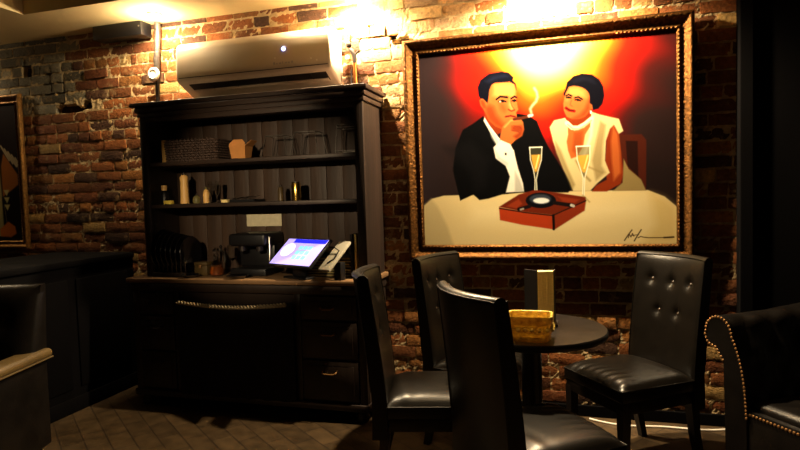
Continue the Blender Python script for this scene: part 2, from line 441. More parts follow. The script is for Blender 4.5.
ART = """
p|62,22,12|1.2,1|1587,1058 1751,1054 1786,995 1782,496 1567,504
p|30,12,9|1.2,1|1637,997 1723,990 1727,650 1649,758
p|204,184,132|1.2,1|5,422 79,495 179,523 434,525 836,536 1457,528 1796,519 1914,454 2006,349 2007,-14 -13,-22
p|180,162,116|4,1|5,422 70,490 123,408 200,203 258,-21 -13,-22
p|216,200,152|16,0.6|415,421 1153,440 1746,422 1745,289 1150,182 412,232
p|178,150,84|10,0.5|1817,495 1914,445 2002,349 2007,-14 1742,-15 1850,184
p|4,4,5|1.2,1|320,466 264,785 294,1014 359,1198 446,1253 533,1322 598,1198 672,1090 765,1205 807,1327 896,1303 967,1237 1005,1104 1051,981 1127,818 1239,566 1200,518 997,525 836,531 671,517 561,479 484,466 434,525
p|13,12,14|10,0.5|191,1029 420,1073 565,883 536,586 448,547 414,742
p|212,206,192|1.2,1|546,1316 590,1220 655,1102 704,1047 777,960 807,786 846,622 853,541 705,536 740,698 662,968 581,1169 536,1276
p|150,150,140|2,0.7|782,757 822,654 849,541 779,543
p|150,152,150|1.5,0.6|565,1232 606,1157 655,1051 687,967 654,979 597,1096
p|14,14,30|1.2,1|648,1153 686,1171 697,1098 664,1091
p|116,40,14|1.2,1|544,1363 583,1282 690,1191 673,1141 644,1129 590,1215 549,1301
p|166,84,36|1.2,1|584,1578 605,1635 631,1653 689,1654 791,1634 803,1564 805,1483 813,1412 821,1365 804,1338 808,1292 788,1271 773,1224 739,1174 690,1178 632,1212 579,1274 554,1346 537,1389 514,1432 505,1484 527,1507 552,1479 574,1457
p|202,128,64|5,0.8|630,1628 689,1638 787,1622 799,1544 788,1485 728,1512 653,1504 620,1523
p|202,128,64|3,0.8|752,1479 771,1416 787,1368 759,1363 743,1419
p|116,40,14|6,0.8|585,1435 619,1411 642,1327 691,1241 740,1207 731,1175 682,1181 624,1221 575,1282 554,1350 548,1408
p|116,40,14|5,0.45|666,1445 709,1429 726,1370 709,1347 678,1379
p|116,40,14|2,0.8|512,1486 536,1487 552,1453 555,1407 538,1403 518,1440
p|4,5,14|1.2,1|536,1498 512,1502 499,1537 494,1619 519,1688 587,1743 691,1755 750,1737 788,1686 781,1655 805,1620 809,1559 794,1617 755,1646 689,1646 636,1648 609,1631 589,1578 582,1507 571,1451 552,1477
p|13,18,36|4,0.8|556,1670 623,1715 715,1720 747,1701 665,1691 589,1653
s|8,6,10|2,0.8,1|646,1482 677,1507 733,1495
s|8,6,10|1.8,0.8,1|765,1479 792,1497 808,1487
s|10,6,8|1.5,0.8,1|664,1458 693,1469 722,1452
s|10,6,8|1.4,0.8,1|772,1455 791,1465 806,1453
p|8,6,8|1,1|686,1466 706,1463 706,1445 686,1447
p|8,6,8|1,1|781,1462 798,1460 798,1442 781,1443
p|220,200,180|0.8,0.8|666,1461 679,1466 683,1452 669,1451
s|96,28,14|1.2,1,1|741,1373 764,1354 790,1364
s|90,16,12|1.6,1,1|717,1302 758,1308 795,1295
s|110,40,18|1,1.2,0.7|759,1458 771,1406 787,1372
p|166,84,36|1.2,1|690,1207 749,1283 831,1287 856,1237 863,1166 846,1101 795,1064 753,1015 709,1034 663,1054 673,1131
p|116,40,14|3,0.9|765,1205 846,1208 860,1166 845,1105 799,1068 776,1102 821,1139 764,1164
s|110,40,20|0.9,1,1|784,1203 826,1195 839,1174
s|110,40,20|0.9,1,1|767,1160 813,1148 832,1126
s|202,128,64|1.8,1.5,0.8|707,1199 757,1260 814,1265
p|212,206,192|1.2,1|611,999 672,1072 750,1025 778,952 723,794 628,888
p|165,165,160|2,0.7|620,987 638,879 723,797 733,838 662,901
p|30,26,30|0.8,1|704,940 718,939 718,915 703,916
s|70,28,14|3,1,1|785,1271 847,1278 902,1293
s|175,165,160|3,1,1|905,1295 928,1300
s|235,170,140|2.6,2,0.75|922,1327 916,1362 932,1394 962,1431 975,1475 969,1525 951,1563
p|116,40,14|1.2,1|1508,1121 1545,1176 1587,1086 1600,933 1620,684 1597,589 1494,517 1383,521 1413,578 1495,632 1482,797 1499,1007
p|166,84,36|3,0.9|1544,1147 1580,1068 1593,905 1598,694 1547,620 1534,813 1528,1005
p|126,108,66|1.2,1|1621,827 1656,729 1748,621 1782,515 1538,520 1612,598
p|190,174,124|1.2,1|1065,1169 1101,1235 1186,1252 1209,1205 1376,1229 1384,1296 1443,1266 1538,1229 1589,1210 1620,1093 1587,1067 1552,1156 1522,1120 1492,1008 1483,816 1518,699 1429,606 1368,526 1239,531 1217,616 1165,756 1120,907 1090,1028 1076,1108
p|126,108,66|3,0.7|1450,1203 1493,1161 1469,961 1460,769 1489,700 1414,626 1386,822 1418,1013
p|126,108,66|2.5,0.7|1106,1037 1151,935 1203,754 1255,594 1231,536 1172,736 1112,918
s|126,108,66|2,2,0.8|1265,829 1310,709 1369,628
s|126,108,66|1.6,2,0.7|1289,877 1355,765 1459,702
s|235,222,180|3,3,0.8|1391,1247 1381,1064 1342,922 1311,826
p|166,84,36|1.2,1|1205,1186 1254,1123 1330,1146 1383,1229 1375,1152 1336,1078 1320,962 1273,868 1227,851 1205,931 1195,1020 1207,1088
p|116,40,14|3,0.5|1253,1104 1322,1118 1313,973 1266,878 1236,929
p|116,40,14|1.2,1|1206,1253 1300,1236 1358,1285 1385,1271 1384,1209 1315,1146 1239,1152 1200,1206
s|225,205,170|4.2,1,1|1199,1202 1239,1152 1284,1148 1338,1182 1385,1228
s|160,120,80|1,1,0.8|1205,1186 1245,1140 1290,1136 1342,1170 1386,1213
p|4,4,11|1.2,1|1174,1483 1194,1539 1204,1597 1252,1649 1320,1668 1395,1649 1448,1597 1477,1526 1484,1439 1469,1364 1439,1320 1400,1310 1380,1354 1370,1423 1244,1565 1209,1518 1189,1446
p|166,84,36|1.2,1|1221,1560 1289,1552 1341,1523 1375,1471 1374,1380 1392,1359 1395,1324 1379,1310 1367,1292 1338,1252 1293,1233 1240,1236 1197,1261 1176,1326 1173,1395 1186,1462 1203,1519
p|202,128,64|5,0.7|1225,1536 1289,1536 1337,1504 1348,1435 1273,1443 1227,1467 1204,1421 1196,1461
p|116,40,14|5,0.8|1372,1423 1377,1326 1338,1256 1285,1234 1240,1238 1301,1275 1339,1329
p|4,4,11|1.5,1|1203,1515 1216,1549 1259,1559 1319,1537 1361,1497 1378,1441 1374,1380 1386,1373 1411,1438 1379,1557 1305,1608 1229,1604
p|12,14,28|4,0.7|1244,1604 1320,1637 1387,1613 1416,1562 1342,1604 1267,1589
s|8,5,8|1.5,0.8,1|1197,1465 1214,1477 1238,1460
s|8,5,8|1.5,0.8,1|1262,1440 1288,1447 1318,1421
s|14,6,6|1.4,0.8,1|1198,1447 1215,1453 1233,1441
s|14,6,6|1.4,0.8,1|1265,1419 1284,1424 1305,1408
p|8,5,6|1,1|1209,1454 1221,1452 1221,1437 1208,1438
p|8,5,6|1,1|1278,1425 1294,1423 1293,1406 1278,1407
s|140,60,30|1.1,1,0.8|1236,1418 1226,1376 1241,1363
s|120,10,10|2.6,1,1|1194,1348 1218,1324 1257,1312
s|60,8,8|0.8,0.8,1|1197,1344 1219,1326 1254,1315
p|235,230,215|1,1|1376,1306 1387,1305 1387,1278 1376,1279
p|95,30,13|1.2,1|645,391 809,512 938,556 1102,521 1334,469 1338,431 1080,297 866,331
p|158,52,22|1.2,1|645,386 866,331 1080,297 1078,153 824,205 651,255
p|120,40,18|1.2,1|1080,297 1338,436 1325,335 1097,155 1078,153
s|22,10,8|1.1,1,1|649,376 866,326 1076,292 1334,431
s|22,10,8|2.6,1,1|1082,292 1084,155
p|140,50,24|2,0.8|706,395 808,467 837,416 787,373
p|140,50,24|2,0.7|1121,481 1290,447 1252,414 1158,431
p|9,9,14|1.2,1|1105,443 1099,419 1082,398 1055,381 1021,371 984,368 947,373 913,385 886,403 869,425 864,450 870,474 888,496 915,512 949,522 986,525 1023,520 1057,507 1083,489 1099,467
p|70,80,95|2,0.6|1067,459 1062,444 1050,430 1031,420 1007,414 981,412 954,415 930,423 912,434 899,449 895,464 900,479 912,492 932,503 956,509 982,510 1009,507 1032,499 1051,488 1063,474
p|215,220,220|1.5,1|1053,442 1050,433 1041,425 1026,419 1009,415 989,414 969,416 951,421 937,428 928,437 925,446 928,455 937,463 952,469 970,472 990,473 1009,471 1027,466 1041,459 1050,451
s|20,12,12|3.4,1,1|807,362 896,390
s|20,12,12|3.6,1,1|1091,419 1237,386
s|180,175,165|3,1,1|1225,391 1240,383
s|150,140,130|2,1,1|822,359 843,366
p|75,75,52|1,0.55|905,981 1002,979 995,852 968,744 953,659 956,553 940,554 943,659 933,746 909,858
p|205,150,50|1.5,0.85|915,906 991,906 987,848 962,744 948,728 937,746 919,857
s|235,232,205|0.9,0.8,0.9|905,981 905,981 909,858 933,746 943,659 940,554
s|235,232,205|0.9,0.8,0.9|1002,979 995,852 968,744 953,659 956,553
s|240,238,215|1.2,0.8,0.9|905,981 1002,979
s|245,225,150|1.2,1,0.8|976,898 949,769
p|75,75,52|1,0.55|1268,967 1373,967 1368,830 1344,724 1329,653 1323,486 1312,487 1318,654 1302,726 1275,835
p|205,150,50|1.5,0.85|1274,878 1368,882 1362,825 1339,724 1324,708 1308,726 1281,835
s|235,232,205|0.9,0.8,0.9|1268,967 1268,967 1275,835 1302,726 1318,654 1312,487
s|235,232,205|0.9,0.8,0.9|1373,967 1368,830 1344,724 1329,653 1323,486
s|240,238,215|1.2,0.8,0.9|1268,967 1373,967
s|245,225,150|1.2,1,0.8|1354,873 1326,749
s|120,95,55|1.2,1.5,0.6|1312,487 1363,420
s|45,28,14|1,0.7,1|1622,36 1649,88 1678,138
s|45,28,14|0.7,0.7,1|1650,61 1659,95 1670,69 1681,104 1692,76
s|45,28,14|1,0.7,1|1694,30 1718,84 1746,140
s|45,28,14|0.6,0.7,1|1675,83 1726,92
s|45,28,14|0.8,0.7,1|1722,61 1741,73 1765,66 1796,61 1875,61 1918,61
s|45,28,14|1.5,0.7,1|1909,61 1978,65
"""
AW, AH = 255.8, 202.4
ops = []
for ln in ART.strip().split('\n'):
    k, c, r, p = ln.split('|')
    ops.append((k, tuple(int(v) for v in c.split(',')), [float(v) for v in r.split(',')], [(float(q.split(',')[0]) / 2000 * AW, float(q.split(',')[1]) / 2000 * AH) for q in p.split()]))
def ramp(r, keys):
    ks = np.array([k for k, _ in keys], float); cs = np.array([c for _, c in keys], float)
    return np.stack([np.interp(r, ks, cs[:, i]) for i in range(3)], -1)
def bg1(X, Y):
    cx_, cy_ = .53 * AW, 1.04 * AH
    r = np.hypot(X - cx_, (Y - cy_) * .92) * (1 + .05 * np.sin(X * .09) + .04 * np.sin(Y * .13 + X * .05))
    img = ramp(r, [(0, (255, 226, 140)), (34, (255, 214, 104)), (48, (250, 170, 44)), (60, (216, 70, 12)), (74, (176, 22, 8)), (94, (136, 13, 8)), (112, (60, 16, 14)), (130, (34, 20, 19)), (170, (27, 18, 17))])  # red ground of the picture; its yellow-white core paints in lamp glow
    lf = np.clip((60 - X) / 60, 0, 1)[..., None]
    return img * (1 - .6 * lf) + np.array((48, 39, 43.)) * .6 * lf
PW, PH = 1.51, 1.225
t = thing('framed_painting', 'large gold framed painting of a couple with champagne on the brick wall', 'painting', (-.912, -.016, 1.072))
t.rotation_euler = (R(1.4), 0, 0)
frame_mesh(PW, PH, .106, .092, .100, .096).build('frame', M_gold, t, True, True, 55)
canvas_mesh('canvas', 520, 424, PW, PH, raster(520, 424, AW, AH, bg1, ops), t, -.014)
MB().box(-.1, PW + .09, -.012, -.001, -.095, PH + .09).build('backing_board', M_panel, t, False, True)
# left picture
LW, LH = 1.10, 1.115
def bg2(X, Y): return np.zeros(X.shape + (3,)) + np.array((24, 17, 18.))
sc = 1.0   # metres*100 units
O2 = []
def A2(kind, col, rest, pts): O2.append((kind, col, rest, pts))
# units: cm from the lower right corner of the canvas, x negative to the left
def rc(pts): return [(LW * 100 + x, y) for x, y in pts]
A2('p', (120, 70, 28), [1, 1], rc([(-19, 62), (-16, 72), (-2, 54), (-2, 46), (-19, 36)]))
for k in range(5): A2('s', (150, 132, 100), [1.6, .8, .9], rc([(-18 + k * 3.6, 78 - k * 2.6), (-10 + k * 3.6, 66 - k * 2.6)]))
A2('p', (122, 112, 72), [1.5, 1], rc([(-40, 84), (-22, 80), (-20, 40), (-19, 4), (-40, 4)]))
A2('p', (16, 12, 14), [1.5, 1], rc([(-20, 36), (-2, 44), (-2, 2), (-20, 2)]))
for k in range(3): A2('p', (150, 138, 92), [.8, 1], rc([(-18, 42 - k * 6), (-12, 42 - k * 6), (-15, 37 - k * 6)]))
A2('s', (96, 84, 60), [.6, .6, .9], rc([(-18, 30), (-16, 8)]))
A2('p', (158, 84, 24), [1.2, 1], rc([(-24, 10), (-15, 16), (-8, 12), (-7, 6), (-13, 3), (-24, 4)]))
A2('p', (36, 24, 20), [1, 1], rc([(-70, 100), (-44, 104), (-40, 84), (-50, 70), (-70, 72)]))
A2('p', (170, 110, 70), [1.5, 1], rc([(-66, 96), (-52, 98), (-50, 82), (-58, 74), (-66, 80)]))
t = thing('framed_painting', 'gold framed dark painting cut by the left edge, above the black partition', 'painting', (-4.31 - LW, -.02, 1.125))
frame_mesh(LW, LH, .07, .065, .065, .075, hs=.7).build('frame', M_goldd, t, True, True, 55)
canvas_mesh('canvas', 200, 200, LW, LH, raster(200, 200, LW * 100, LH * 100, bg2, O2), t, -.012)
MB().box(-.06, LW + .06, -.010, -.001, -.06, LH + .065).build('backing_board', M_panel, t, False, True)

# ------------------------------------------------------------------ hutch cabinet
CX0, CX1 = -2.90, -1.20
cab = thing('hutch_cabinet', 'tall dark wooden hutch cabinet with open shelves over drawers against the brick wall', 'cabinet', (-2.05, -.22, 0))
c = MB(); c.box(CX0, CX1, -.415, -.02, .10, .80)
for x0, x1 in ((CX0, CX0 + .05), (CX1 - .05, CX1)): c.box(x0, x1, -.43, -.40, .10, .80, .004)
for x in (-2.55, -1.655): c.box(x - .02, x + .02, -.43, -.40, .10, .80, .004)
c.box(CX0 - .01, CX1 + .01, -.44, -.02, .80, .86, .008)
c.box(CX0 - .01, CX1 + .01, -.445, -.02, .075, .12, .008)
c.build('base_body', M_wood, cab)
for x in (CX0 + .05, CX1 - .05):
    for y in (-.39, -.07):
        MB().lathe([(.025, 0), (.035, .01), (.04, .035), (.03, .06), (.045, .078)], (x, y, 0), 16).build('foot', M_wood, cab)
MB().box(CX0 - .025, CX1 + .025, -.465, -.01, .862, .892, .006).build('countertop', M_top, cab)
for x0, x1 in ((-2.845, -2.575), (-1.63, -1.255)):
    for z0, z1 in ((.645, .79), (.40, .63), (.135, .385)):
        d = MB(); d.box(x0, x1, -.436, -.41, z0, z1, .005); d.box(x0 + .03, x1 - .03, -.441, -.43, z0 + .03, z1 - .03, .003)
        dr = d.build('drawer', M_wood, cab)
        xm = (x0 + x1) / 2; zh = z1 - .07
        MB().tube([(xm - .045, -.44, zh + .008), (xm - .045, -.462, zh), (xm - .03, -.468, zh - .006), (xm + .03, -.468, zh - .006), (xm + .045, -.462, zh), (xm + .045, -.44, zh + .008)], .005, 8).build('handle', M_nail if x0 > -2 else M_pipe, dr)
HX0, HX1, HY = -2.82, -1.20, -.36
for x0 in (HX0, HX1 - .03): MB().box(x0, x0 + .03, HY + .01, -.02, .892, 1.99).build('side_panel', M_wood, cab)
for x0, x1 in ((HX0 - .004, HX0 + .05), (HX1 - .055, HX1 + .004)): MB().box(x0, x1, HY - .012, HY + .012, .892, 1.99, .004).build('stile', M_wood, cab)
c = MB(); nb = 13; wb_ = (HX1 - HX0 - .06) / nb
for i in range(nb): c.box(HX0 + .03 + i * wb_ + .001, HX0 + .03 + (i + 1) * wb_ - .001, -.045 - .003 * (i % 2), -.02, .892, 1.99, .002)
c.build('back_panel', M_back, cab)
for z in (1.650, 1.362): MB().box(HX0 + .03, HX1 - .03, HY + .004, -.045, z, z + .026, .003).build('shelf', M_woodh, cab)
MB().box(HX0 + .03, HX1 - .03, HY - .01, HY + .015, 1.952, 1.99, .003).build('header_rail', M_woodh, cab)
c = MB(); c.box(HX0 - .015, HX1 + .015, HY - .02, -.01, 1.985, 2.015, .005); c.box(HX0 - .028, HX1 + .028, HY - .034, -.01, 2.015, 2.052, .010); c.box(HX0 - .045, HX1 + .045, HY - .052, -.01, 2.052, 2.080, .005)
c.build('cornice', M_woodh, cab)
# black cloth hung over the middle of the base, pale twisted cord along its top
t = thing('hanging_cloth', 'black cloth hanging over the middle of the cabinet base below a pale cord', 'cloth', (-2.09, -.45, .1))
def clf(u, v):
    x = -2.525 + u * .85; z = .752 - v * .64; sag = .02 * math.sin(PI * u) * (1 - v)
    return Vector((x, -.452 - .006 * math.sin(u * 43 + 1.5 * math.sin(v * 3)) * (.3 + v) - .004, z - sag))
def clb(u, v):
    p = clf(u, v); return Vector((p.x, p.y + .003, p.z))
m = MB(); m.grid(clf, 80, 14); m.grid(clb, 80, 14); m.build('cloth', M_cloth, t)
m = MB()
for ph in (0, PI):
    pts = []
    for i in range(241):
        u = i / 240; a = i / 240 * 2 * PI * 17 + ph
        pts.append((-2.515 + u * .80, -.468 + .007 * math.cos(a), .738 - .026 * math.sin(PI * u) + .009 * math.sin(a)))
    m.tube(pts, .0065, 6)
m.build('cord', M_cord, t)
# papers pinned to the back panel
single('paper_note', MB().box(-2.215, -1.94, -.054, -.0515, 1.213, 1.298), M_paper, 'pale paper strip stuck on the back panel of the cabinet below the lower shelf', 'note', smooth=False)

# ---- upper shelf (top of board z=1.676)
Z1, Z2, ZT = 1.677, 1.389, .893
c = MB().box(-2.735, -2.705, -.27, -.20, Z1, 1.835, .004)
single('candle_box', c, M_candle, 'narrow upright cream box at the left end of the upper shelf', 'box')
# dark wicker basket
t = thing('wicker_basket', 'long dark wicker basket on the upper shelf left of the brown takeout box', 'basket', (-2.47, -.2, Z1))
c = MB()
for k in range(9):
    z = Z1 + .008 + k * .0165; g = .004 * (k % 2) + k * .0012
    x0, x1, y0, y1 = -2.665 - g, -2.275 + g, -.30 - g, -.10 + g
    pts = []
    for (a, b), (a2, b2) in (((x0, y0), (x1, y0)), ((x1, y0), (x1, y1)), ((x1, y1), (x0, y1)), ((x0, y1), (x0, y0))):
        n = 26 if a != a2 else 13
        for i in range(n):
            f = i / n; px = a + (a2 - a) * f; py = b + (b2 - b) * f; w = .004 * math.sin(PI * (i + k))
            s = .005 * (1 if (i + k) % 2 else -1)
            pts.append((px + (s if a == a2 else 0), py + (s if a != a2 else 0), z))
    pts.append(pts[0]); c.tube(pts, .0075, 6)
c.box(-2.66, -2.28, -.295, -.105, Z1, Z1 + .012)
c.build('basket_body', M_wicker, t)
c = MB()
for i in range(14): c.tube([(-2.655 + i * .0285, -.3035, Z1), (-2.657 + i * .0290, -.312, Z1 + .155)], .004, 6)
c.build('stake', M_wicker, t); 
# takeout box
t = thing('takeout_box', 'brown card takeout box standing on the upper shelf of the cabinet', 'box', (-2.10, -.26, Z1))
c = MB()
def ring(w, d, z): return [(-2.11 + sx * w, -.26 + sy * d, z) for sx, sy in ((-1, -1), (1, -1), (1, 1), (-1, 1))]
c.loft([ring(.050, .038, Z1), ring(.060, .050, Z1 + .085)])
c.build('box_body', M_kraft, t, False)
c = MB(); f = -.312
c.loft([[(-2.170, f, Z1 + .085), (-2.050, f, Z1 + .085), (-2.052, f + .006, Z1 + .105), (-2.075, f + .012, Z1 + .128), (-2.140, f + .012, Z1 + .128), (-2.166, f + .006, Z1 + .105)], [(-2.168, f + .003, Z1 + .085), (-2.052, f + .003, Z1 + .085), (-2.054, f + .009, Z1 + .104), (-2.077, f + .015, Z1 + .126), (-2.138, f + .015, Z1 + .126), (-2.164, f + .009, Z1 + .104)]])
c.build('front_flap', M_kraft, t, False)
c = MB(); c.loft([[(-2.050, -.31, Z1 + .083), (-2.050, -.21, Z1 + .083), (-2.010, -.22, Z1 + .118), (-2.010, -.30, Z1 + .118)], [(-2.054, -.31, Z1 + .085), (-2.054, -.21, Z1 + .085), (-2.013, -.22, Z1 + .121), (-2.013, -.30, Z1 + .121)]])
c.build('side_flap', M_kraft, t, False)
# wire stands
def wire_stand(x, y, wb2, wt2, h, label, rings):
    t = thing('wire_stand', label, 'wire stand', (x, y, Z1), 0, None)
    q = lambda w, z: [(x + sx * w, y + sy * w * .8, Z1 + z) for sx, sy in ((-1, -1), (1, -1), (1, 1), (-1, 1))]
    for i in range(4):
        pb, pt = q(wb2, .003)[i], q(wt2, h)[i]
        MB().tube([pb, pt], .0028, 6).build('leg', M_steel, t)
    for z in rings:
        w = wb2 + (wt2 - wb2) * z / h; p = q(w, z)
        MB().tube(p + [p[0]], .0026, 6, False).build('rung', M_steel, t)
    return t
wire_stand(-1.86, -.2, .092, .066, .145, 'steel wire stand beside the brown takeout box', (.004, .143))
wire_stand(-1.64, -.2, .098, .072, .158, 'steel wire stand in the middle of the three on the upper shelf', (.004, .156))
wire_stand(-1.36, -.17, .080, .066, .190, 'tall steel wire stand at the right end of the upper shelf', (.006, .022, .172, .188))

# ---- lower shelf (z=1.389)
def bottle(name, x, y, z, prof, m, label, cat='bottle', cap=None, capm=None, group=None):
    t = thing(name, label, cat, (x, y, z), 0, group)
    MB().lathe(prof, (x, y, z), 18).build('body', m, t)
    if cap: MB().lathe(cap, (x, y, z), 16).build('cap', capm, t)
    return t
bottle('liquor_bottle', -2.752, -.24, Z2, [(.001, 0), (.026, 0), (.027, .008), (.027, .075), (.012, .098)], M_black, 'dark bottle with a cream cap at the left end of the lower shelf', cap=[(.010, .095), (.020, .097), (.020, .132), (.001, .133)], capm=M_candle)
t = single('label_box', MB().box(-2.715, -2.655, -.30, -.265, Z2, Z2 + .026, .002), M_yellow, 'small yellow box lying in front of the dark bottle', 'box')
bottle('pepper_mill', -2.585, -.24, Z2, [(.001, 0), (.030, 0), (.031, .01), (.028, .05), (.027, .15), (.029, .185), (.018, .200)], M_candle, 'tall cream pepper mill on the lower shelf', 'pepper mill', cap=[(.006, .198), (.010, .206), (.009, .216), (.001, .220)], capm=M_pipe)
bottle('spice_bottle', -2.468, -.27, Z2, [(.001, 0), (.024, 0), (.026, .02), (.022, .042), (.008, .055)], M_olivebottle, 'squat olive glass bottle beside the tall cream mill', cap=[(.008, .052), (.010, .066), (.001, .067)], capm=M_pipe)
bottle('spice_bottle', -2.425, -.22, Z2, [(.001, 0), (.020, 0), (.022, .06), (.016, .085), (.008, .095)], M_candle, 'small pale bottle with a dark cap behind the squat olive bottle', cap=[(.009, .093), (.010, .112), (.001, .113)], capm=M_olivebottle)
for x, lb in ((-2.385, 'slim dark glass flute left of its twin on the lower shelf'), (-2.335, 'slim dark glass flute right of its twin on the lower shelf')):
    t = thing('glass_flute', lb, 'glass', (x, -.22, Z2), 0, 'slim flutes on the lower shelf')
    MB().lathe([(.001, 0), (.018, 0), (.018, .004), (.003, .008), (.003, .045)], (x, -.22, Z2), 16).build('stem', M_glass, t)
    MB().lathe([(.003, .045), (.014, .065), (.019, .12), (.017, .15), (.0155, .15), (.0175, .12), (.012, .068), (.002, .05)], (x, -.22, Z2), 16).build('bowl', M_glass, t)
single('matchbox', MB().box(-2.262, -2.215, -.29, -.26, Z2, Z2 + .020, .001), M_cream, 'small pale matchbox on the lower shelf beside the tray', 'matchbox')
t = thing('cutlery_tray', 'shallow dark tray of small metal spoons on the lower shelf', 'tray', (-2.10, -.22, Z2))
c = MB(); c.box(-2.19, -2.01, -.29, -.15, Z2, Z2 + .006); c.box(-2.19, -2.01, -.292, -.286, Z2, Z2 + .018); c.box(-2.19, -2.01, -.154, -.148, Z2, Z2 + .018); c.box(-2.193, -2.187, -.292, -.148, Z2, Z2 + .018); c.box(-2.013, -2.007, -.292, -.148, Z2, Z2 + .018)
c.build('tray', M_black, t, False)
for i in range(9):
    x = -2.175 + i * .018; a = random.uniform(-.3, .3); z = Z2 + .022 + random.uniform(0, .014)
    sp = MB().tube([(x, -.27, z), (x + .04 * a, -.21, z + .004), (x + .06 * a, -.185, z + .004)], [.0035, .003, .0025], 6)
    M_ = Matrix.Translation((x - .01 * a, -.278, z)) @ Matrix.Diagonal((.009, .014, .004, 1))
    sp.lathe([(.05, -1), (.7, -.6), (1, 0), (.7, .6), (.05, 1)], (0, 0, 0), 10, M_)
    tag(single('teaspoon', sp, M_steel, 'small metal teaspoon in the dark shelf tray, ' + ['first from the left', 'second from the left', 'third from the left', 'fourth from the left', 'in the middle', 'fourth from the right', 'third from the right', 'second from the right', 'rightmost'][i], 'spoon', 'teaspoons in the tray'))
bottle('small_tin', -1.86, -.2, Z2, [(.001, 0), (.018, 0), (.018, .085), (.010, .095)], M_olive, 'small dull brown jar left of the gold can on the lower shelf', 'jar', cap=[(.011, .093), (.012, .105), (.001, .106)], capm=M_pipe)
bottle('gold_can', -1.735, -.22, Z2, [(.001, 0), (.029, 0), (.031, .006), (.031, .112), (.028, .118)], M_goldcan, 'shiny gold can on the lower shelf below the wire stands', 'can', cap=[(.028, .117), (.026, .124), (.001, .124)], capm=M_steel)

# ---- counter (z=.893)
t = thing('plate_rack', 'dark wooden rack on the left end of the counter holding plates on edge', 'plate rack', (-2.65, -.30, ZT))
c = MB()
c.box(-2.764, -2.50, -.39, -.21, ZT, ZT + .012, .003)
for y in (-.38, -.22): c.box(-2.764, -2.50, y - .01, y + .01, ZT + .01, ZT + .03, .003)
for i in range(8): c.tube([(-2.752 + i * .0355, -.38, ZT + .025), (-2.752 + i * .0355, -.38, ZT + .10)], .004, 6)
c.build('rack', M_wood, t)
for i in range(7):
    x = -2.742 + i * .0355; r = .145 - .004 * i
    Mx = Matrix.Rotation(R(90), 4, 'Y')
    c = MB().lathe([(.001, 0), (r * .55, 0), (r * .62, .004), (r * .96, .014), (r, .016), (r * .985, .019), (r * .6, .009), (.001, .006)], (x, -.30, ZT + .031 + r), 36, Mx)
    single('dinner_plate', c, M_blackgloss, ['black dinner plate on edge, leftmost in the counter rack', 'black dinner plate on edge, second from the left in the counter rack', 'black dinner plate on edge, third from the left in the counter rack', 'black dinner plate on edge, fourth from the left in the counter rack', 'black dinner plate on edge, third from the right in the counter rack', 'black dinner plate on edge, second from the right in the counter rack', 'black dinner plate on edge, rightmost in the counter rack'][i], 'plate', 'black plates in the rack')
def dish(x, y, r, label): single('black_dish', MB().lathe([(.001, 0), (r * .7, 0), (r, .018), (r * .97, .020), (r * .68, .006), (.001, .006)], (x, y, ZT), 28), M_blackgloss, label, 'dish', 'flat black dishes on the counter')
dish(-2.455, -.395, .062, 'flat black dish at the counter edge in front of the small wooden box')
dish(-2.09, -.40, .075, 'flat black dish at the counter edge in front of the coffee machine')
t = thing('wooden_chest', 'small dull wooden box with a brass clasp on the counter beside the plates', 'box', (-2.45, -.27, ZT))
MB().box(-2.485, -2.385, -.31, -.23, ZT, ZT + .065, .004).build('body', M_olive, t); MB().box(-2.487, -2.383, -.312, -.228, ZT + .066, ZT + .092, .006).build('lid', M_olive, t); MB().box(-2.445, -2.425, -.318, -.311, ZT + .05, ZT + .075, .002).build('clasp', M_nail, t)
t = thing('decanter', 'glass decanter of amber liquor with a stopper on the counter', 'decanter', (-2.32, -.29, ZT))
MB().lathe([(.001, 0), (.044, 0), (.048, .02), (.044, .06), (.020, .10), (.014, .13), (.022, .145), (.019, .145), (.011, .13)], (-2.32, -.29, ZT), 24).build('flask', M_glass, t)
MB().lathe([(.001, .005), (.040, .005), (.043, .02), (.038, .062), (.001, .064)], (-2.32, -.29, ZT), 24).build('liquor', M_liquor, t)
MB().lathe([(.010, .135), (.010, .15), (.022, .165), (.018, .185), (.001, .192)], (-2.32, -.29, ZT), 14).build('stopper', M_glass, t)
t = thing('corkscrew_stand', 'dark metal two armed corkscrew standing beside the decanter', 'corkscrew', (-2.375, -.15, ZT))
MB().lathe([(.001, 0), (.03, 0), (.028, .01), (.008, .02), (.007, .17), (.012, .185), (.001, .2)], (-2.375, -.15, ZT), 14).build('post', M_pipe, t)
for s_ in (-1, 1): MB().tube([(-2.375, -.155, ZT + .165), (-2.375 + s_ * .03, -.165, ZT + .145), (-2.375 + s_ * .045, -.17, ZT + .10), (-2.375 + s_ * .04, -.17, ZT + .07)], .007, 8).build('arm', M_steel, t)
t = thing('wine_glass', 'empty stemmed glass on the counter right of the decanter', 'glass', (-2.25, -.2, ZT))
MB().lathe([(.001, 0), (.032, 0), (.031, .003), (.004, .009), (.0035, .09)], (-2.25, -.2, ZT), 18).build('stem', M_glass, t)
MB().lathe([(.004, .09), (.028, .11), (.036, .15), (.031, .20), (.0295, .20), (.034, .15), (.026, .112), (.002, .094)], (-2.25, -.2, ZT), 18).build('bowl', M_glass, t)
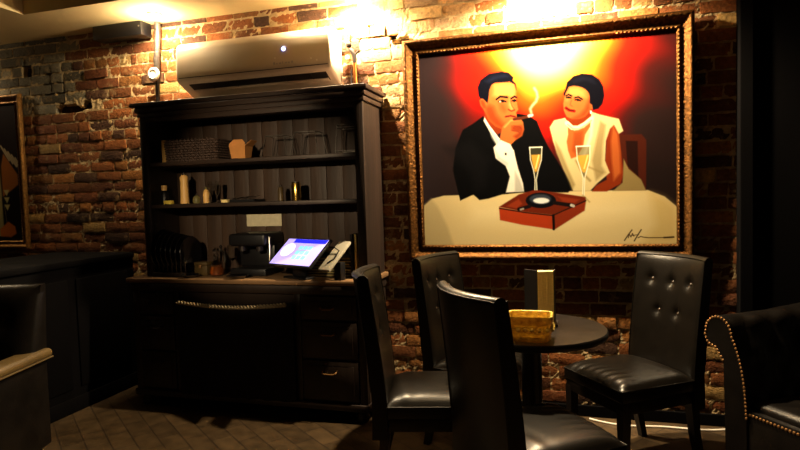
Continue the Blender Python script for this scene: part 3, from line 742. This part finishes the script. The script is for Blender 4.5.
# black coffee machine
t = thing('coffee_machine', 'black coffee machine on the counter left of the lit terminal', 'coffee machine', (-2.07, -.21, ZT))
MB().box(-2.20, -1.93, -.32, -.06, ZT, ZT + .05, .01).build('drip_base', M_black, t)
MB().box(-2.20, -1.93, -.19, -.06, ZT + .05, ZT + .21, .012).build('boiler', M_black, t)
MB().box(-2.205, -1.925, -.32, -.055, ZT + .20, ZT + .285, .02, 3).build('head', M_black, t)
for x in (-2.13, -2.0): MB().tube([(x, -.26, ZT + .20), (x, -.26, ZT + .165)], .026, 14).build('brew_group', M_pipe, t)
MB().tube([(-1.915, -.28, ZT + .26), (-1.905, -.30, ZT + .18), (-1.905, -.305, ZT + .10)], .005, 8).build('steam_wand', M_steel, t)
# stack of menus behind the terminal
def menu_flat(x, y, z, rz, label, i):
    t = thing('menu_folder', label, 'menu', (x, y, z), rz, 'menus stacked on the counter')
    MB().box(-.20, .20, -.115, .115, .0, .0035).build('cover', M_cover, t, False, True)
    MB().box(-.195, .195, -.112, .112, .0037, .0135).build('pages', M_cream, t, False, True)
    MB().box(-.20, .20, -.115, .115, .0137, .017).build('cover', M_cover, t, False, True)
ml = ['lowest menu of the counter stack, on the wood', 'menu second from the bottom of the counter stack', 'menu third from the bottom of the counter stack', 'menu in the middle of the counter stack', 'menu third from the top of the counter stack', 'menu second from the top of the counter stack', 'topmost menu of the counter stack behind the terminal']
zz = ZT
for i in range(7):
    menu_flat(-1.525 + [.0, .012, -.006, .01, -.012, .016, -.01][i], -.178 + [.0, .005, -.004, .006, 0, -.006, .004][i], zz, R([0, 1.5, -1, 2, -2, 1, -1.5][i]), ml[i], i); zz += .0178
single('spare_menu', MB().box(-.14, .14, -.055, .055, 0, .014, M=Matrix.Translation((-1.60, -.12, zz + .031)) @ Matrix.Rotation(R(12), 4, 'Y')), M_cream, 'loose cream menu lying tilted across the top of the stack', 'menu', smooth=False)
single('prop_block', MB().box(-1.735, -1.66, -.165, -.08, zz, zz + .042, .004), M_black, 'small black block on the menu stack under the tilted menu', 'block')
for x, m_, lb in ((-1.312, M_cover, 'dark upright menu leaning at the right end of the counter'), (-1.284, M_cream, 'cream upright menu at the far right of the counter')):
    c = MB(); c.box(x - .007, x + .007, -.34, -.09, ZT, ZT + .275)
    single('upright_menu', c, m_, lb, 'menu', smooth=False)
# point-of-sale terminal
t = thing('sales_terminal', 'touchscreen sales terminal glowing lavender blue on the counter', 'terminal', (-1.66, -.36, ZT))
Rt = Matrix.Rotation(R(-24), 4, 'Z') @ Matrix.Rotation(R(-50), 4, 'X')
Mt = Matrix.Translation((-1.655, -.365, ZT + .160)) @ Rt
Mz = Matrix.Translation((-1.655, -.372, ZT)) @ Matrix.Rotation(R(-24), 4, 'Z')
MB().box(-.11, .11, -.05, .03, 0, .012, .004, M=Mz).build('base', M_black, t)
MB().box(-.05, .05, -.02, .02, .012, .148, .004, M=Mz).build('stand', M_black, t)
MB().box(-.205, .205, -.010, .010, -.125, .125, .004, M=Mt).build('bezel', M_black, t)
sc_ = MB().box(-.195, .192, -.0125, -.010, -.112, .112, M=Mt).build('screen', M_screen_w, t, False)
m = mat('screen_header_glow', (40, 40, 200), .2, emit=(36, 40, 210), estr=1.3); MB().box(-.12, .190, -.0140, -.0124, .076, .110, M=Mt).build('header_bar', m, sc_, False)
m = mat('screen_glare', (255, 255, 255), .2, emit=(225, 220, 255), estr=2.2)
MB().lathe([(.001, 0), (.055, 0), (.055, .0012), (.001, .0012)], (0, 0, 0), 30, Mt @ Matrix.Translation((-.118, -.0125, .012)) @ Matrix.Rotation(R(90), 4, 'X')).build('glare_disc', m, sc_, False)  # glowing white disc imitates a glare spot on the screen
m = mat('screen_tile_glow', (120, 190, 255), .2, emit=(120, 195, 255), estr=1.6)
for i in range(3):
    for j in range(3): MB().box(-.025 + i * .045, .010 + i * .045, -.0138, -.0124, .020 - j * .042, .050 - j * .042, M=Mt).build('tile', m, sc_, False)
# card printer at the terminal's right
t = thing('card_printer', 'silver card printer with a black cable right of the lit screen', 'printer', (-1.42, -.40, ZT))
Mq = Matrix.Translation((-1.375, -.455, ZT + .15)) @ Rt
MB().box(-.052, .045, -.008, .010, -.12, .125, .004, M=Mq).build('silver_top', M_silver, t)
MB().box(-.03, .03, -.012, .03, 0, .11, .004, M=Matrix.Translation((-1.365, -.43, ZT)) @ Matrix.Rotation(R(-24), 4, 'Z')).build('printer_body', M_black, t)
MB().tube([Mq @ Vector(p) for p in ((-.06, -.014, .02), (-.02, -.03, .045), (.025, -.02, .03), (.03, -.014, -.03), (-.005, -.014, -.075))], .004, 8).build('cable', M_black, t)
# white cable lying on the cabinet top
pts = [(-2.83 + i * .024, -.30 + .05 * math.sin(i * 1.3), 2.087 + .004 * abs(math.sin(i * 2))) for i in range(17)]
single('white_cable', MB().tube(pts, .006, 8), M_white, 'white cable lying in loops on top of the cabinet below the air conditioner', 'cable')

# ------------------------------------------------------------------ air conditioner
AX0, AX1 = -2.63, -1.46
t = thing('air_conditioner', 'ivory wall mounted air conditioner above the hutch cabinet', 'air conditioner', ((AX0 + AX1) / 2, 0, 2.2))
prof = [(-.012, 2.515), (-.13, 2.515), (-.17, 2.508), (-.195, 2.49), (-.207, 2.45), (-.212, 2.38), (-.212, 2.30), (-.208, 2.25), (-.200, 2.236), (-.188, 2.228), (-.030, 2.155), (-.012, 2.155)]
def acring(x, k): 
    cy_, cz_ = -.10, 2.36
    return [(x, cy_ + (y - cy_) * k, cz_ + (z - cz_) * k) for y, z in prof]
c = MB(); c.loft([acring(AX0, .93), acring(AX0 + .006, .98), acring(AX0 + .018, 1), acring(AX1 - .018, 1), acring(AX1 - .006, .98), acring(AX1, .93)])
c.build('casing', M_ac, t, True, ang=50)
MV = Matrix.Translation((0, -.188, 2.228)) @ Matrix.Rotation(math.atan2(-.073, .158), 4, 'X')
MB().box(AX0 + .08, AX1 - .05, .012, .098, -.004, .006, M=MV).build('air_outlet', M_acdark, t, False)
MB().box(AX0 + .085, AX1 - .055, .070, .104, -.014, -.003, .003, M=MV).build('louver', M_ac, t)
for i in range(5):
    x = AX0 + .25 + i * .19
    MB().box(x - .0025, x + .0025, .014, .07, -.009, -.003, M=MV).build('outlet_fin', M_pipe, t, False)
MB().box(AX0 + .02, AX1 - .02, -.2125, -.21, 2.262, 2.266).build('panel_seam', M_acdark, t, False)
MB().lathe([(.001, 0), (.012, 0), (.012, .004), (.001, .005)], (-1.79, -.2125, 2.388), 16, Matrix.Rotation(R(90), 4, 'X')).build('indicator_light', M_led, t)
c = MB()
for i, (w, h) in enumerate(((.014, .016), (.010, .010), (.012, .010), (.004, .018), (.012, .010), (.010, .010), (.013, .014))):
    x = -1.87 + i * .022; c.box(x, x + w, -.2145, -.2115, 2.292, 2.292 + h, .001)
c.build('logo_letters', M_steel, t)
for x, z in ((-1.86, 2.33), (-1.60, 2.305), (-1.56, 2.29)): MB().box(x, x + .009, -.2140, -.2115, z, z + .009, .001).build('sticker', M_white, t)

# ------------------------------------------------------------------ box and pipes on the wall
t = thing('ceiling_box', 'black metal box fixed under the ceiling left of the taped pipe', 'box', (-3.17, -.06, 2.62))
MB().box(-3.40, -2.965, -.135, -.02, 2.628, 2.729, .006).build('box_body', M_black, t)
MB().lathe([(.001, 0), (.006, 0), (.005, .004), (.001, .005)], (-2.985, -.135, 2.69), 10, Matrix.Rotation(R(90), 4, 'X')).build('screw', M_steel, t)
t = thing('wall_pipe', 'dark vertical pipe with grey tape and a round valve left of the air conditioner', 'pipe', (-2.915, -.05, 2.08))
MB().tube([(-2.925, -.045, 2.08), (-2.918, -.045, 2.33)], .014, 12).build('pipe', M_pipe, t)
MB().tube([(-2.917, -.045, 2.37), (-2.912, -.05, 2.45), (-2.900, -.05, 2.55), (-2.895, -.045, 2.65), (-2.892, -.045, 2.728)], [.020, .024, .021, .023, .022], 10).build('tape_wrap', M_wrap, t)
Mp = Matrix.Rotation(R(90), 4, 'X')
v = MB().lathe([(.028, 0), (.046, .002), (.050, .012), (.046, .022), (.034, .026), (.028, .02)], (-2.914, -.075, 2.345), 24, Mp).build('valve_ring', M_white, t)
MB().lathe([(.001, 0), (.030, 0), (.030, .02), (.001, .021)], (-2.914, -.073, 2.345), 20, Mp).build('valve_core', M_black, t)
t = thing('copper_pipe', 'copper pipe with dark elbow and ball right of the air conditioner', 'pipe', (-1.36, -.05, 2.08))
MB().tube([(-1.352, -.05, 2.083), (-1.355, -.05, 2.30)], .013, 12).build('pipe', M_copper, t)
MB().tube([(-1.385, -.05, 2.083), (-1.383, -.045, 2.25)], .005, 8).build('thin_tube', M_pipe, t)
MB().tube([(-1.355, -.05, 2.29), (-1.356, -.052, 2.345), (-1.368, -.055, 2.365), (-1.385, -.058, 2.385)], [.016, .017, .016, .012], 12).build('elbow', M_pipe, t)
MB().tube([(-1.352, -.055, 2.335), (-1.325, -.055, 2.365)], .008, 8).build('lever', M_pipe, t)
MB().lathe([(.002, -.022), (.014, -.018), (.021, -.006), (.021, .006), (.014, .018), (.002, .022)], (-1.392, -.06, 2.41), 16).build('ball', M_pipe, t)
MB().tube([(-1.392, -.05, 2.43), (-1.390, -.03, 2.52)], .005, 8).build('wire', M_black, t)

# ------------------------------------------------------------------ black partition at the left
PX, PY = -3.24, -1.2
t = thing('bar_partition', 'black panelled half height partition left of the cabinet below the gold framed picture', 'partition', (-3.6, -.6, 0))
MB().box(-3.95, PX, PY, -.03, .0, .985).build('body', M_panel, t, False)
MB().box(-3.98, PX + .02, PY - .02, -.03, .985, 1.03, .01).build('ledge', M_panel, t)
for y0, y1 in ((-1.14, -.65), (-.58, -.10)): MB().box(PX - .002, PX + .012, y0, y1, .16, .90, .005).build('side_panel', M_panel, t)
MB().box(PX, PX + .014, PY, -.03, 0, .10, .003).build('plinth', M_panel, t)

# ------------------------------------------------------------------ bistro table
TX, TY, TZ = -.185, -.90, .75
t = thing('bistro_table', 'small round dark bistro table on a pedestal between the four chairs', 'table', (TX, TY, 0))
MB().lathe([(.001, .712), (.325, .712), (.345, .718), (.352, .730), (.352, .742), (.346, .75), (.001, .75)], (TX, TY, 0), 64).build('tabletop', M_table, t)
MB().lathe([(.15, .0), (.17, .006), (.16, .016), (.11, .028), (.055, .045), (.05, .06), (.048, .62), (.06, .66), (.10, .70), (.14, .712), (.001, .712)], (TX, TY, 0), 32).build('pedestal', M_leg, t)
# amber pressed-glass bowl
GX, GY = -.175, -1.125
def bowl_ring(k, z, n=48):
    out = []
    for i in range(n):
        a = 2 * PI * i / n; cs, sn = math.cos(a), math.sin(a)
        e = 1 / ((abs(cs) ** 6 + abs(sn) ** 6) ** (1 / 6))
        rr = k * e * (1 + .012 * math.cos(a * 24))
        out.append((GX + rr * cs * 1.0, GY + rr * sn * .8, TZ + z))
    return out
t = thing('amber_glass_bowl', 'square amber pressed glass bowl on the bistro table before the menu holder', 'bowl', (GX, GY, TZ))
c = MB(); c.loft([bowl_ring(k, z) for k, z in ((.082, .001), (.088, .006), (.092, .03), (.089, .036), (.095, .042), (.096, .068), (.092, .074), (.098, .080), (.100, .108), (.098, .112), (.090, .110), (.088, .078), (.082, .05), (.076, .022), (.02, .018))])
c.build('bowl', M_amber, t, True, ang=60)
c = MB()
for i in range(22):
    a = 2 * PI * i / 22; cs, sn = math.cos(a), math.sin(a); e = 1 / ((abs(cs) ** 6 + abs(sn) ** 6) ** (1 / 6))
    c.lathe([(.001, -.011), (.008, -.007), (.011, 0), (.008, .007), (.001, .011)], (GX + .097 * e * cs, GY + .097 * .8 * e * sn, TZ + .055), 8)
c.build('glass_studs', M_amber, t)
# menu holder
HXm, HYm = -.135, -.83
t = thing('menu_holder', 'upright menu with a black cover and cream pages standing on the bistro table', 'menu', (HXm, HYm, TZ))
ct = MB().box(-.07, .075, -.045, .05, .0, .012, .003); ct.build('stand', M_cover, t, True, True)
def slab(x0, y0, x1, y1, th, z0, z1):
    d = Vector((x1 - x0, y1 - y0, 0)); n = Vector((-d.y, d.x, 0)).normalized() * th
    return MB().loft([[(x0, y0, z), (x1, y1, z), (x1 + n.x, y1 + n.y, z), (x0 + n.x, y0 + n.y, z)] for z in (z0, z1)])
slab(-.085, .02, -.02, -.03, .006, .0, .268).build('cover', M_cover, t, False, True)
c = MB()
for i in range(6):
    a = -.018 + i * .0125
    c.loft([[(a, -.030 + i * .004, z), (a + .0118, -.026 + i * .004 - .003 * (i % 2), z), (a + .0118, .03, z), (a, .03, z)] for z in (.013, .262)])
c.build('pages', M_cream, t, False, True)
slab(.060, -.006, .064, .045, .005, .0, .266).build('cover', M_cover, t, False, True)

# ------------------------------------------------------------------ dining chairs (facing local +x)
def make_chair(label):
    t = thing('dining_chair', label, 'chair', (0, 0, 0), 0, 'leather dining chairs round the bistro table')
    W, ZSE = .455, .480
    def seat(u, v):
        x = -.215 + u * .44; y = (-.5 + v) * W; e = min(u, 1 - u) * .44; f = min(v, 1 - v) * W
        k = (1 - math.exp(-e / .025)) * (1 - math.exp(-f / .025))
        wr = .0025 * math.sin(v * 55 + 3 * math.sin(u * 7)) * math.exp(-((u - .9) / .2) ** 2) + .002 * math.sin(u * 30 + v * 9) * math.exp(-((u - .15) / .15) ** 2)
        return Vector((x, y, ZSE - .028 + .042 * k + .010 * math.sin(PI * u) * math.sin(PI * v) + wr))
    m = MB(); m.grid(seat, 36, 36)
    m.box(-.215, .225, -W / 2, W / 2, ZSE - .085, ZSE - .024, .006)
    m.build('seat', M_leather, t, True, True, 60)
    m = MB(); m.box(-.205, .218, -W / 2 + .006, W / 2 - .006, ZSE - .145, ZSE - .080, .004); m.build('apron', M_leather, t, True, True)
    pts = [(.226, -W / 2 + .004, ZSE - .03), (.226, W / 2 - .004, ZSE - .03), (-.21, W / 2 + .001, ZSE - .03)]
    m = MB().tube([(-.21, -W / 2 - .001, ZSE - .03)] + pts, .004, 6); m.build('piping', M_leather, t, True, True)
    # back: leaning, concave in plan, slightly thinner to the top
    H0, H1 = .30, 1.035
    def bk(front):
        def f(u, v):
            y = (-.5 + u) * (W + .004 * v); z = H0 + (H1 - H0) * v
            s = max(0, (z - .44)) / (H1 - .44)
            lean = -.205 - .115 * s ** 1.15 - .01 * (1 - s)
            cur = .050 * ((2 * u - 1) ** 2) * (.25 + .75 * s)
            th = (.075 - .022 * v)
            x = lean + cur - (0 if front else th)
            if front:
                edge = min(u, 1 - u) * W; te = (1 - v) * (H1 - H0)
                x += .012 * (1 - math.exp(-edge / .02)) * (1 - math.exp(-te / .02)) - .006
                for by, bz in BUT:
                    r2 = ((y - by) ** 2 + (z - bz) ** 2); x -= .016 * math.exp(-r2 / .0006)
                    x -= .004 * math.exp(-((y - by) / .006) ** 2) * math.exp(-((z - bz - .03) / .04) ** 2)
            return Vector((x, y, z))
        return f
    BUT = [(-.13, .905), (0, .900), (.13, .905), (-.065, .745), (.065, .745)]
    m = MB(); nu, nv = 44, 60
    F, B = bk(True), bk(False)
    rings = []
    for j in range(nv + 1):
        v = j / nv
        ring = [F(i / nu, v) for i in range(nu + 1)] + [B(1 - i / 12, v) for i in range(13)]
        rings.append(ring)
    # rounded top edge
    top = rings[-1]; cxm = [(F(i / nu, 1) + B(i / nu, 1)) / 2 for i in range(nu + 1)]
    mid = cxm + [cxm[int(round((1 - i / 12) * nu))] for i in range(13)]
    for k, dz in ((.80, .007), (.45, .013), (.0, .015)):
        rings.append([Vector((mm.x + (p.x - mm.x) * k, mm.y + (p.y - mm.y) * (.985 + .015 * k), p.z + dz)) for p, mm in zip(top, mid)])
    m.loft(rings, True, False)
    back = m.build('backrest', M_leather, t, True, True, 65)
    pp = [F(0, v / 20) for v in range(21)] + [F(i / 20, 1) + Vector((0, 0, .002)) for i in range(1, 20)] + [F(1, 1 - v / 20) for v in range(21)]
    MB().tube([p + Vector((.002, 0, 0)) for p in pp], .0032, 6).build('piping', M_leather, back, True, True)
    qq = [B(0, v / 20) for v in range(6, 21)] + [B(i / 20, 1) + Vector((0, 0, .002)) for i in range(1, 20)] + [B(1, 1 - v / 20) for v in range(15)]
    MB().tube([p + Vector((-.001, 0, 0)) for p in qq], .0030, 6).build('piping', M_leather, back, True, True)
    for by, bz in BUT:
        p = F(by / (W + .003) + .5, (bz - H0) / (H1 - H0))
        MB().lathe([(.001, -.004), (.010, -.003), (.0105, .002), (.006, .006), (.001, .007)], p, 12, Matrix.Rotation(R(80), 4, 'Y')).build('tuft_button', M_button, back, True, True)
    for sx, sy in ((1, 1), (1, -1), (-1, 1), (-1, -1)):
        y = sy * (W / 2 - .028)
        if sx > 0: ax, bx = .195, .200
        else: ax, bx = -.215, -.275
        def rg(x, z, h): return [(x - h, y - h, z), (x + h, y - h, z), (x + h, y + h, z), (x - h, y + h, z)]
        MB().loft([rg(bx, 0, .017), rg((ax * .65 + bx * .35), .17, .020), rg(ax, .36, .024)]).build('leg', M_leg, t, False, True)
    return t
c0 = make_chair('dark leather dining chair right of the bistro table, buttoned back against the brick wall')
c0.location = (.275, -.572, 0); c0.rotation_euler = (0, 0, 3.766)
dup(c0, (-.122, -1.425, 0), .64, 'nearest dark leather dining chair, its plain back hiding the left of the bistro table')
dup(c0, (-.645, -1.02, 0), .21, 'dark leather dining chair left of the table, seen side on before the cabinet')
dup(c0, (-.465, -.505, 0), -.30, 'dark leather dining chair behind the table, close under the left of the large painting')

# ------------------------------------------------------------------ tufted club armchair at the right (facing local +x)
t = thing('club_armchair', 'black tufted leather club armchair with brass nailheads at the right edge', 'armchair', (1.245, -1.00, 0), R(214))
AW2, AD = .34, .40       # inner half width, half depth
def upath(n=90):
    pts = []; r = .16
    L1 = AD * 2 - r
    for i in range(26): pts.append((AD - i / 25 * L1, -AW2, 0, -1))
    for i in range(1, 12):
        a = i / 12 * PI / 2; pts.append((-AD + r - r * math.sin(a), -AW2 + r - r * math.cos(a), -math.sin(a), -math.cos(a)))
    for i in range(24): pts.append((-AD, -AW2 + r + i / 23 * (2 * AW2 - 2 * r), -1, 0))
    for i in range(1, 12):
        a = i / 12 * PI / 2; pts.append((-AD + r - r * math.cos(a), AW2 - r + r * math.sin(a), -math.cos(a), math.sin(a)))
    for i in range(26): pts.append((-AD + r + i / 25 * L1, AW2, 0, 1))
    return pts
UP = upath(); ss = [0]
for a, b in zip(UP[:-1], UP[1:]): ss.append(ss[-1] + math.hypot(b[0] - a[0], b[1] - a[1]))
ZA = .71
ZA = .742
prof = [(-.02 * (1 - k / 10) + .06 * (k / 10) ** 3, .40 + (ZA - .40) * k / 10) for k in range(0, 11)] + [(.135 - .075 * math.cos(a), ZA + .075 * math.sin(a)) for a in [PI * k / 9 for k in range(1, 9)]] + [(.212, ZA - .02), (.195, ZA - .055), (.15, ZA - .066), (.105, ZA - .12), (.09, .10)]
rings = []
for (x, y, nx, ny), s in zip(UP, ss):
    ring = []
    f = (abs(s - ss[-1] / 2) / (ss[-1] / 2)); 
    hz = 1.0 + .06 * max(0, 1 - f * 1.3)
    for k, (o, z) in enumerate(prof):
        d = 0
        if k <= 16:
            tt = (k / 16)
            q = abs(math.sin(PI * (s / .15 + tt * 2))) * abs(math.sin(PI * (s / .15 - tt * 2)))
            d = -.030 * math.sqrt(q) * (1 if k < 14 else .4) + .008
            if f > .94: d *= max(0, (1 - f) / .06)
        zz = z if z < .12 else z * hz
        ring.append((x + nx * (o + d), y + ny * (o + d), zz + (-.5 * d * (k > 10) if k <= 16 else 0)))
    rings.append(ring)
m = MB(); m.loft(rings, False)
shell = m.build('tufted_shell', M_leather2, t, True, True, 70)
# arm fronts, nailhead borders
for sy in (-1, 1):
    out = [(AD + .002, sy * (AW2 + o), z) for o, z in prof] + [(AD + .002, sy * (AW2 - .02), .10)]
    out2 = [(AD + .018, sy * (AW2 + .075 + (o - .075) * .94), z - .004 if z > .5 else z) for o, z in prof] + [(AD + .018, sy * (AW2 - .016), .10)]
    fr = MB().loft([out, out2]).build('arm_front', M_leather2, t, True, True, 30)
    c = MB(); edge = [Vector(p) for p in out2[:-2]]; acc = 0
    for a, b in zip(edge[:-1], edge[1:]):
        L_ = (b - a).length; n = 0
        while acc < L_:
            p = a + (b - a) * (acc / L_)
            c.lathe([(.001, .004), (.005, .003), (.0065, 0)], p, 8, Matrix.Rotation(R(90), 4, 'Y')); acc += .0165
        acc -= L_
    c.build('nailhead_trim', M_nail, fr, True, True)
MB().box(-.33, AD - .01, -AW2 + .012, AW2 - .012, .34, .475, .035, 4).build('seat_cushion', M_leather2, t, True, True)
m = MB().box(-.36, AD + .012, -AW2, AW2, .12, .435, .012); rl_ = m.build('front_rail', M_leather2, t, True, True)
c = MB()
for i in range(41): c.lathe([(.001, .004), (.005, .003), (.0065, 0)], (AD + .012, -AW2 + .01 + i * (2 * AW2 - .02) / 40, .418), 8, Matrix.Rotation(R(90), 4, 'Y'))
c.build('nailhead_trim', M_nail, rl_, True, True)
for sx in (-1, 1):
    for sy in (-1, 1): MB().lathe([(.018, 0), (.024, .02), (.034, .06), (.038, .12)], (sx * .34, sy * .36, 0), 14).build('foot', M_leg, t, True, True)

# ------------------------------------------------------------------ armchair at the left edge (facing local +x)
t = thing('lounge_armchair', 'dark leather lounge armchair with arm tops coloured olive as if lit at the left edge', 'armchair', (-3.02, -1.745, 0), R(-75))
def lb(u, v):
    y = (-.5 + u) * .74; z = .40 + .575 * v
    x = -.26 - .14 * v + .03 * math.sin(PI * u) * (1 - v) 
    edge = min(u, 1 - u) * .74; te = (1 - v) * .57
    x += .05 * (1 - math.exp(-edge / .05)) * (1 - math.exp(-te / .04))
    for by in (-.2, 0, .2):
        for bz in (.80, .62):
            x -= .035 * math.exp(-((y - by) ** 2 + (z - bz) ** 2) / .0022)
    return Vector((x, y, z))
def lbb(u, v):
    p = lb(u, v); return Vector((-.40 - .04 * v, p.y, p.z))
m = MB(); nu, nv = 46, 34
rings = [[lb(i / nu, j / nv) for i in range(nu + 1)] + [lbb(1 - i / 8, j / nv) for i in range(9)] for j in range(nv + 1)]
m.loft(rings); bk_ = m.build('backrest', M_leather2, t, True, True, 60)
for by in (-.2, 0, .2):
    for bz in (.80, .62):
        p = lb(by / .74 + .5, (bz - .40) / .575)
        MB().lathe([(.001, 0), (.012, 0), (.010, .006), (.001, .008)], p, 12, Matrix.Rotation(R(85), 4, 'Y')).build('tuft_button', M_button, bk_, True, True)
MB().box(-.32, .40, -.29, .29, .30, .46, .04, 4).build('seat_cushion', M_leather2, t, True, True)
MB().box(-.40, .40, -.36, .36, .10, .31, .012).build('base', M_leather2, t, True, True)
for sy in (-1, 1):
    a0, a1 = sorted((sy * .29, sy * .385))
    arm = MB().box(-.395, .42, a0, a1, .10, .57, .012).build('arm', M_leather2, t, True, True)
    b0, b1 = sorted((sy * .275, sy * .405))
    MB().box(-.425, .44, b0, b1, .572, .625, .024, 4).build('arm_pad', M_olive, arm, True, True)  # lighter olive puts the light on the dark arm top into its colour
    MB().tube([(-.42, sy * .400, .575), (.43, sy * .400, .575)], .005, 6).build('piping', M_olive, arm, True, True)
for sx in (-1, 1):
    for sy in (-1, 1): MB().box(sx * .34 - .025, sx * .34 + .025, sy * .32 - .025, sy * .32 + .025, 0, .10).build('foot', M_leg, t, False, True)

# ------------------------------------------------------------------ cord along the foot of the wall
pts = []
for i in range(41):
    u = i / 40; pts.append((.10 + u * .78, -.075 - .06 * math.sin(u * PI * 1.1) - .02 * math.sin(u * 9), .006))
single('floor_cord', MB().tube(pts, .006, 8), M_white, 'white cord lying on the floor along the brick wall behind the buttoned chair', 'cord')
